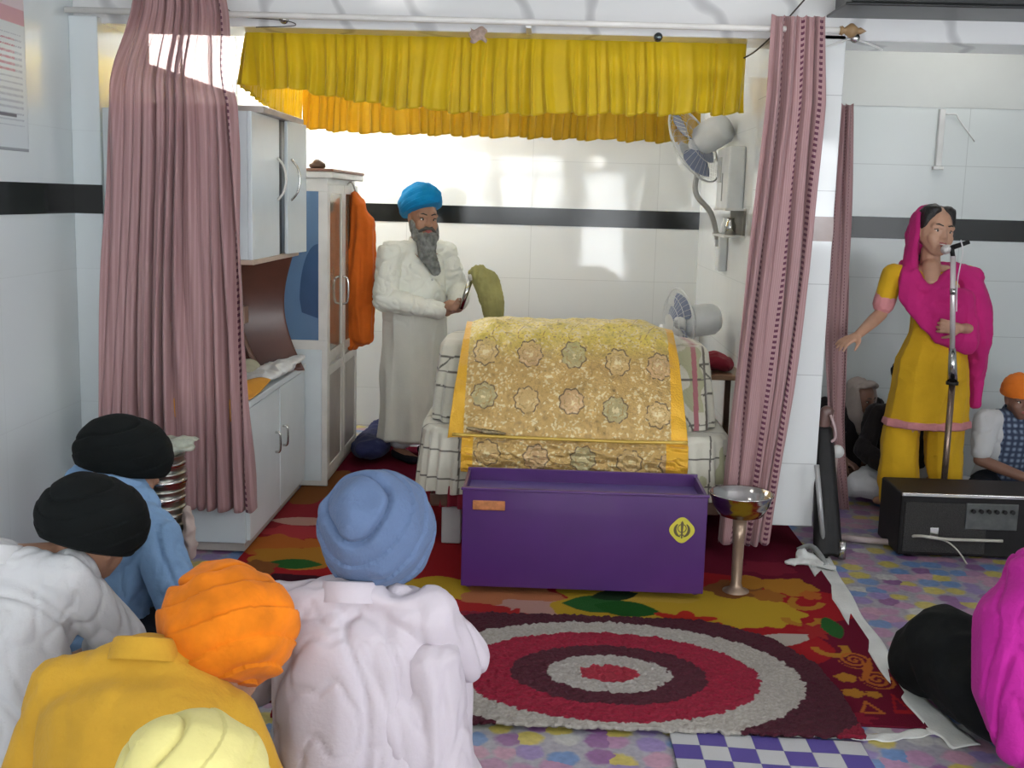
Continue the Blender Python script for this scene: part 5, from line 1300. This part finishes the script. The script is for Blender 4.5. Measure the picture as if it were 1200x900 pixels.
du = [xf_chain(HMw, [((0, .055, .045), (.088, .075, .085)), ((-.01, .085, -.02), (.092, .06, .09))]),
      xf_chain(HMw, [((-.083, .035, .03), (.016, .045, .06)), ((-.082, .03, -.07), (.018, .045, .05)), ((-.075, .03, -.15), (.03, .05, .05))]),
      [(lv(1068, 308, .02), (.035, .05, .04)), (lv(1064, 325, -.05), (.05, .05, .05)), (lv(1066, 345, -.10), (.055, .03, .06)), (lv(1085, 368, -.115), (.07, .028, .06)), (lv(1106, 392, -.12), (.065, .03, .06)), (lv(1132, 400, -.09), (.07, .06, .07))],
      [(lv(1118, 314, .02), (.04, .05, .035)), (lv(1113, 328, -.06), (.03, .045, .04)), (lv(1098, 344, -.115), (.045, .022, .028)), (lv(1085, 356, -.11), (.05, .03, .05))],
      [(lv(1120, 316, .0), (.05, .07, .04)), (lv(1136, 335, -.01), (.078, .095, .06)), (lv(1144, 365, -.02), (.080, .10, .07)), (lv(1146, 400, -.01), (.066, .10, .06)), (lv(1143, 440, .03), (.045, .06, .06)), (lv(1142, 474, .04), (.036, .05, .02))],
      [(lv(1066, 312, .06), (.06, .05, .04)), (lv(1095, 320, .09), (.12, .04, .06)), (lv(1125, 320, .06), (.06, .05, .05))],
      [(lv(1096, 345, -.11), (.05, .028, .04)), (lv(1128, 352, -.085), (.07, .06, .06)), (lv(1135, 398, -.08), (.06, .06, .06))],
      [(lv(1092, 365, -.125), (.05, .028, .05)), (lv(1118, 368, -.12), (.06, .035, .06)), (lv(1118, 392, -.115), (.05, .03, .05))],
      [(lv(1072, 322, -.075), (.028, .03, .03)), (lv(1082, 338, -.11), (.04, .025, .025)), (lv(1098, 338, -.112), (.04, .024, .022)), (lv(1112, 322, -.075), (.03, .03, .03))], [(lv(1125, 316, .0), (.04, .06, .03)), (lv(1142, 325, .0), (.05, .08, .055))]]
volume('dupatta', du, .006, C_DU, wo, 3, folds(.008, (14, 14, 5), 9, .002, 40))
# ------------------------------------------------------------------ people seated along the right wall
def plaid(name):
    m, n, l, b = nmat(name); c = coord(n, l); s = n.new('ShaderNodeSeparateXYZ'); l.new(c, s.inputs[0])
    w1 = n.new('ShaderNodeTexWave'); w1.inputs['Scale'].default_value = 9; l.new(c, w1.inputs[0]); w2 = n.new('ShaderNodeTexWave'); w2.bands_direction = 'Z'; w2.inputs['Scale'].default_value = 9; l.new(c, w2.inputs[0])
    mx = n.new('ShaderNodeMath'); mx.operation = 'MULTIPLY'; l.new(w1.outputs[0], mx.inputs[0]); l.new(w2.outputs[0], mx.inputs[1])
    r = n.new('ShaderNodeValToRGB'); l.new(mx.outputs[0], r.inputs[0]); r.color_ramp.elements[0].color = (.03, .045, .09, 1); r.color_ramp.elements[1].color = (.25, .32, .42, 1)
    # white yoke on the shoulders
    g = n.new('ShaderNodeMath'); g.operation = 'GREATER_THAN'; g.inputs[1].default_value = .12
    ab = n.new('ShaderNodeMath'); ab.operation = 'ABSOLUTE'; l.new(s.outputs[0], ab.inputs[0]); l.new(ab.outputs[0], g.inputs[0])
    m2 = n.new('ShaderNodeMix'); m2.data_type = 'RGBA'; l.new(g.outputs[0], m2.inputs[0]); l.new(r.outputs[0], m2.inputs[6]); m2.inputs[7].default_value = (.6, .6, .6, 1)
    l.new(m2.outputs[2], b.inputs['Base Color']); b.inputs['Roughness'].default_value = .8; return m
C_PA = cloth('patka_orange', (.80, .20, .02)); C_BK = cloth('garment_black', (.014, .011, .012)); C_SC = cloth('scarf_beige', (.36, .30, .27), .15)
bw = at(1190, 480, 6.15)
sitter('person', 'person in orange head cloth and plaid shirt seated at the right edge behind the amplifier', (bw.x+.03, 6.32, .01), 12, SKIND, plaid('shirt_plaid'), C_DK, C_PA, .08, 0, headp=(-.02, -.12, (bw.z+.035)/.92), headR=(4, 0, -6), sc=.92, short=True,
       tr=(.096, .108, .098), tkw=dict(axis=(0, .2, .97), cap=24, layer=22, amp=.003, spiral=4, low=-.03, seed=.3, n=90), face=True, long=False,
       elbows=[V((.26, -.12, .30)), V((-.25, -.14, .30))], wrists=[V((.10, -.36, .24)), V((.02, -.40, .20))])
sitter('person', 'person in black top and white trousers seated cross-legged behind the standing singer', (2.04, 6.42, .01), 0, SKIN, C_BK, C_WT, C_BT, .05, 0, sc=.9, long=False, tr=(.11, .125, .10), tkw=dict(cap=30, layer=16, n=90))
def scarf(r, HM):
    volume('scarf', [xf_chain(HM, [((0, .045, .05), (.098, .085, .095)), ((0, .06, -.08), (.11, .08, .09)), ((0, .03, -.22), (.15, .10, .08))]),
                     xf_chain(HM, [((-.09, .0, .03), (.02, .05, .07)), ((-.08, -.02, -.09), (.04, .06, .05)), ((0, -.07, -.19), (.08, .05, .05)), ((.08, -.02, -.09), (.04, .06, .05)), ((.09, .0, .03), (.02, .05, .07))]),
                     xf_chain(HM, [((-.06, -.03, .10), (.03, .04, .02)), ((0, -.04, .122), (.05, .04, .016)), ((.06, -.03, .10), (.03, .04, .02))])], .007, C_SC, r, 3, folds(.007, (14, 14, 6), 4))
cw = at(1012, 470, 6.66)
sitter('person', 'person with beige head scarf and black garment seated between small curtain and singer', (cw.x-.07, 6.74, .01), 8, SKIND, C_BK, cloth('trousers_brown', (.10, .05, .03)), None, .04, 0, headp=((.05)/.86, -.09, cw.z/.86), headR=(8, 0, 30), sc=.86, face=True, extra=scarf, collar=False, long=False)
# ------------------------------------------------------------------ world and view
w = bpy.data.worlds.new('world'); SC.world = w; w.use_nodes = True
w.node_tree.nodes['Background'].inputs[0].default_value = (.75, .82, .9, 1); w.node_tree.nodes['Background'].inputs[1].default_value = .25
SC.view_settings.view_transform = 'Standard'; SC.view_settings.look = 'None'; SC.view_settings.gamma = 1; SC.view_settings.use_curve_mapping = False
SC.view_settings.exposure = 0.2
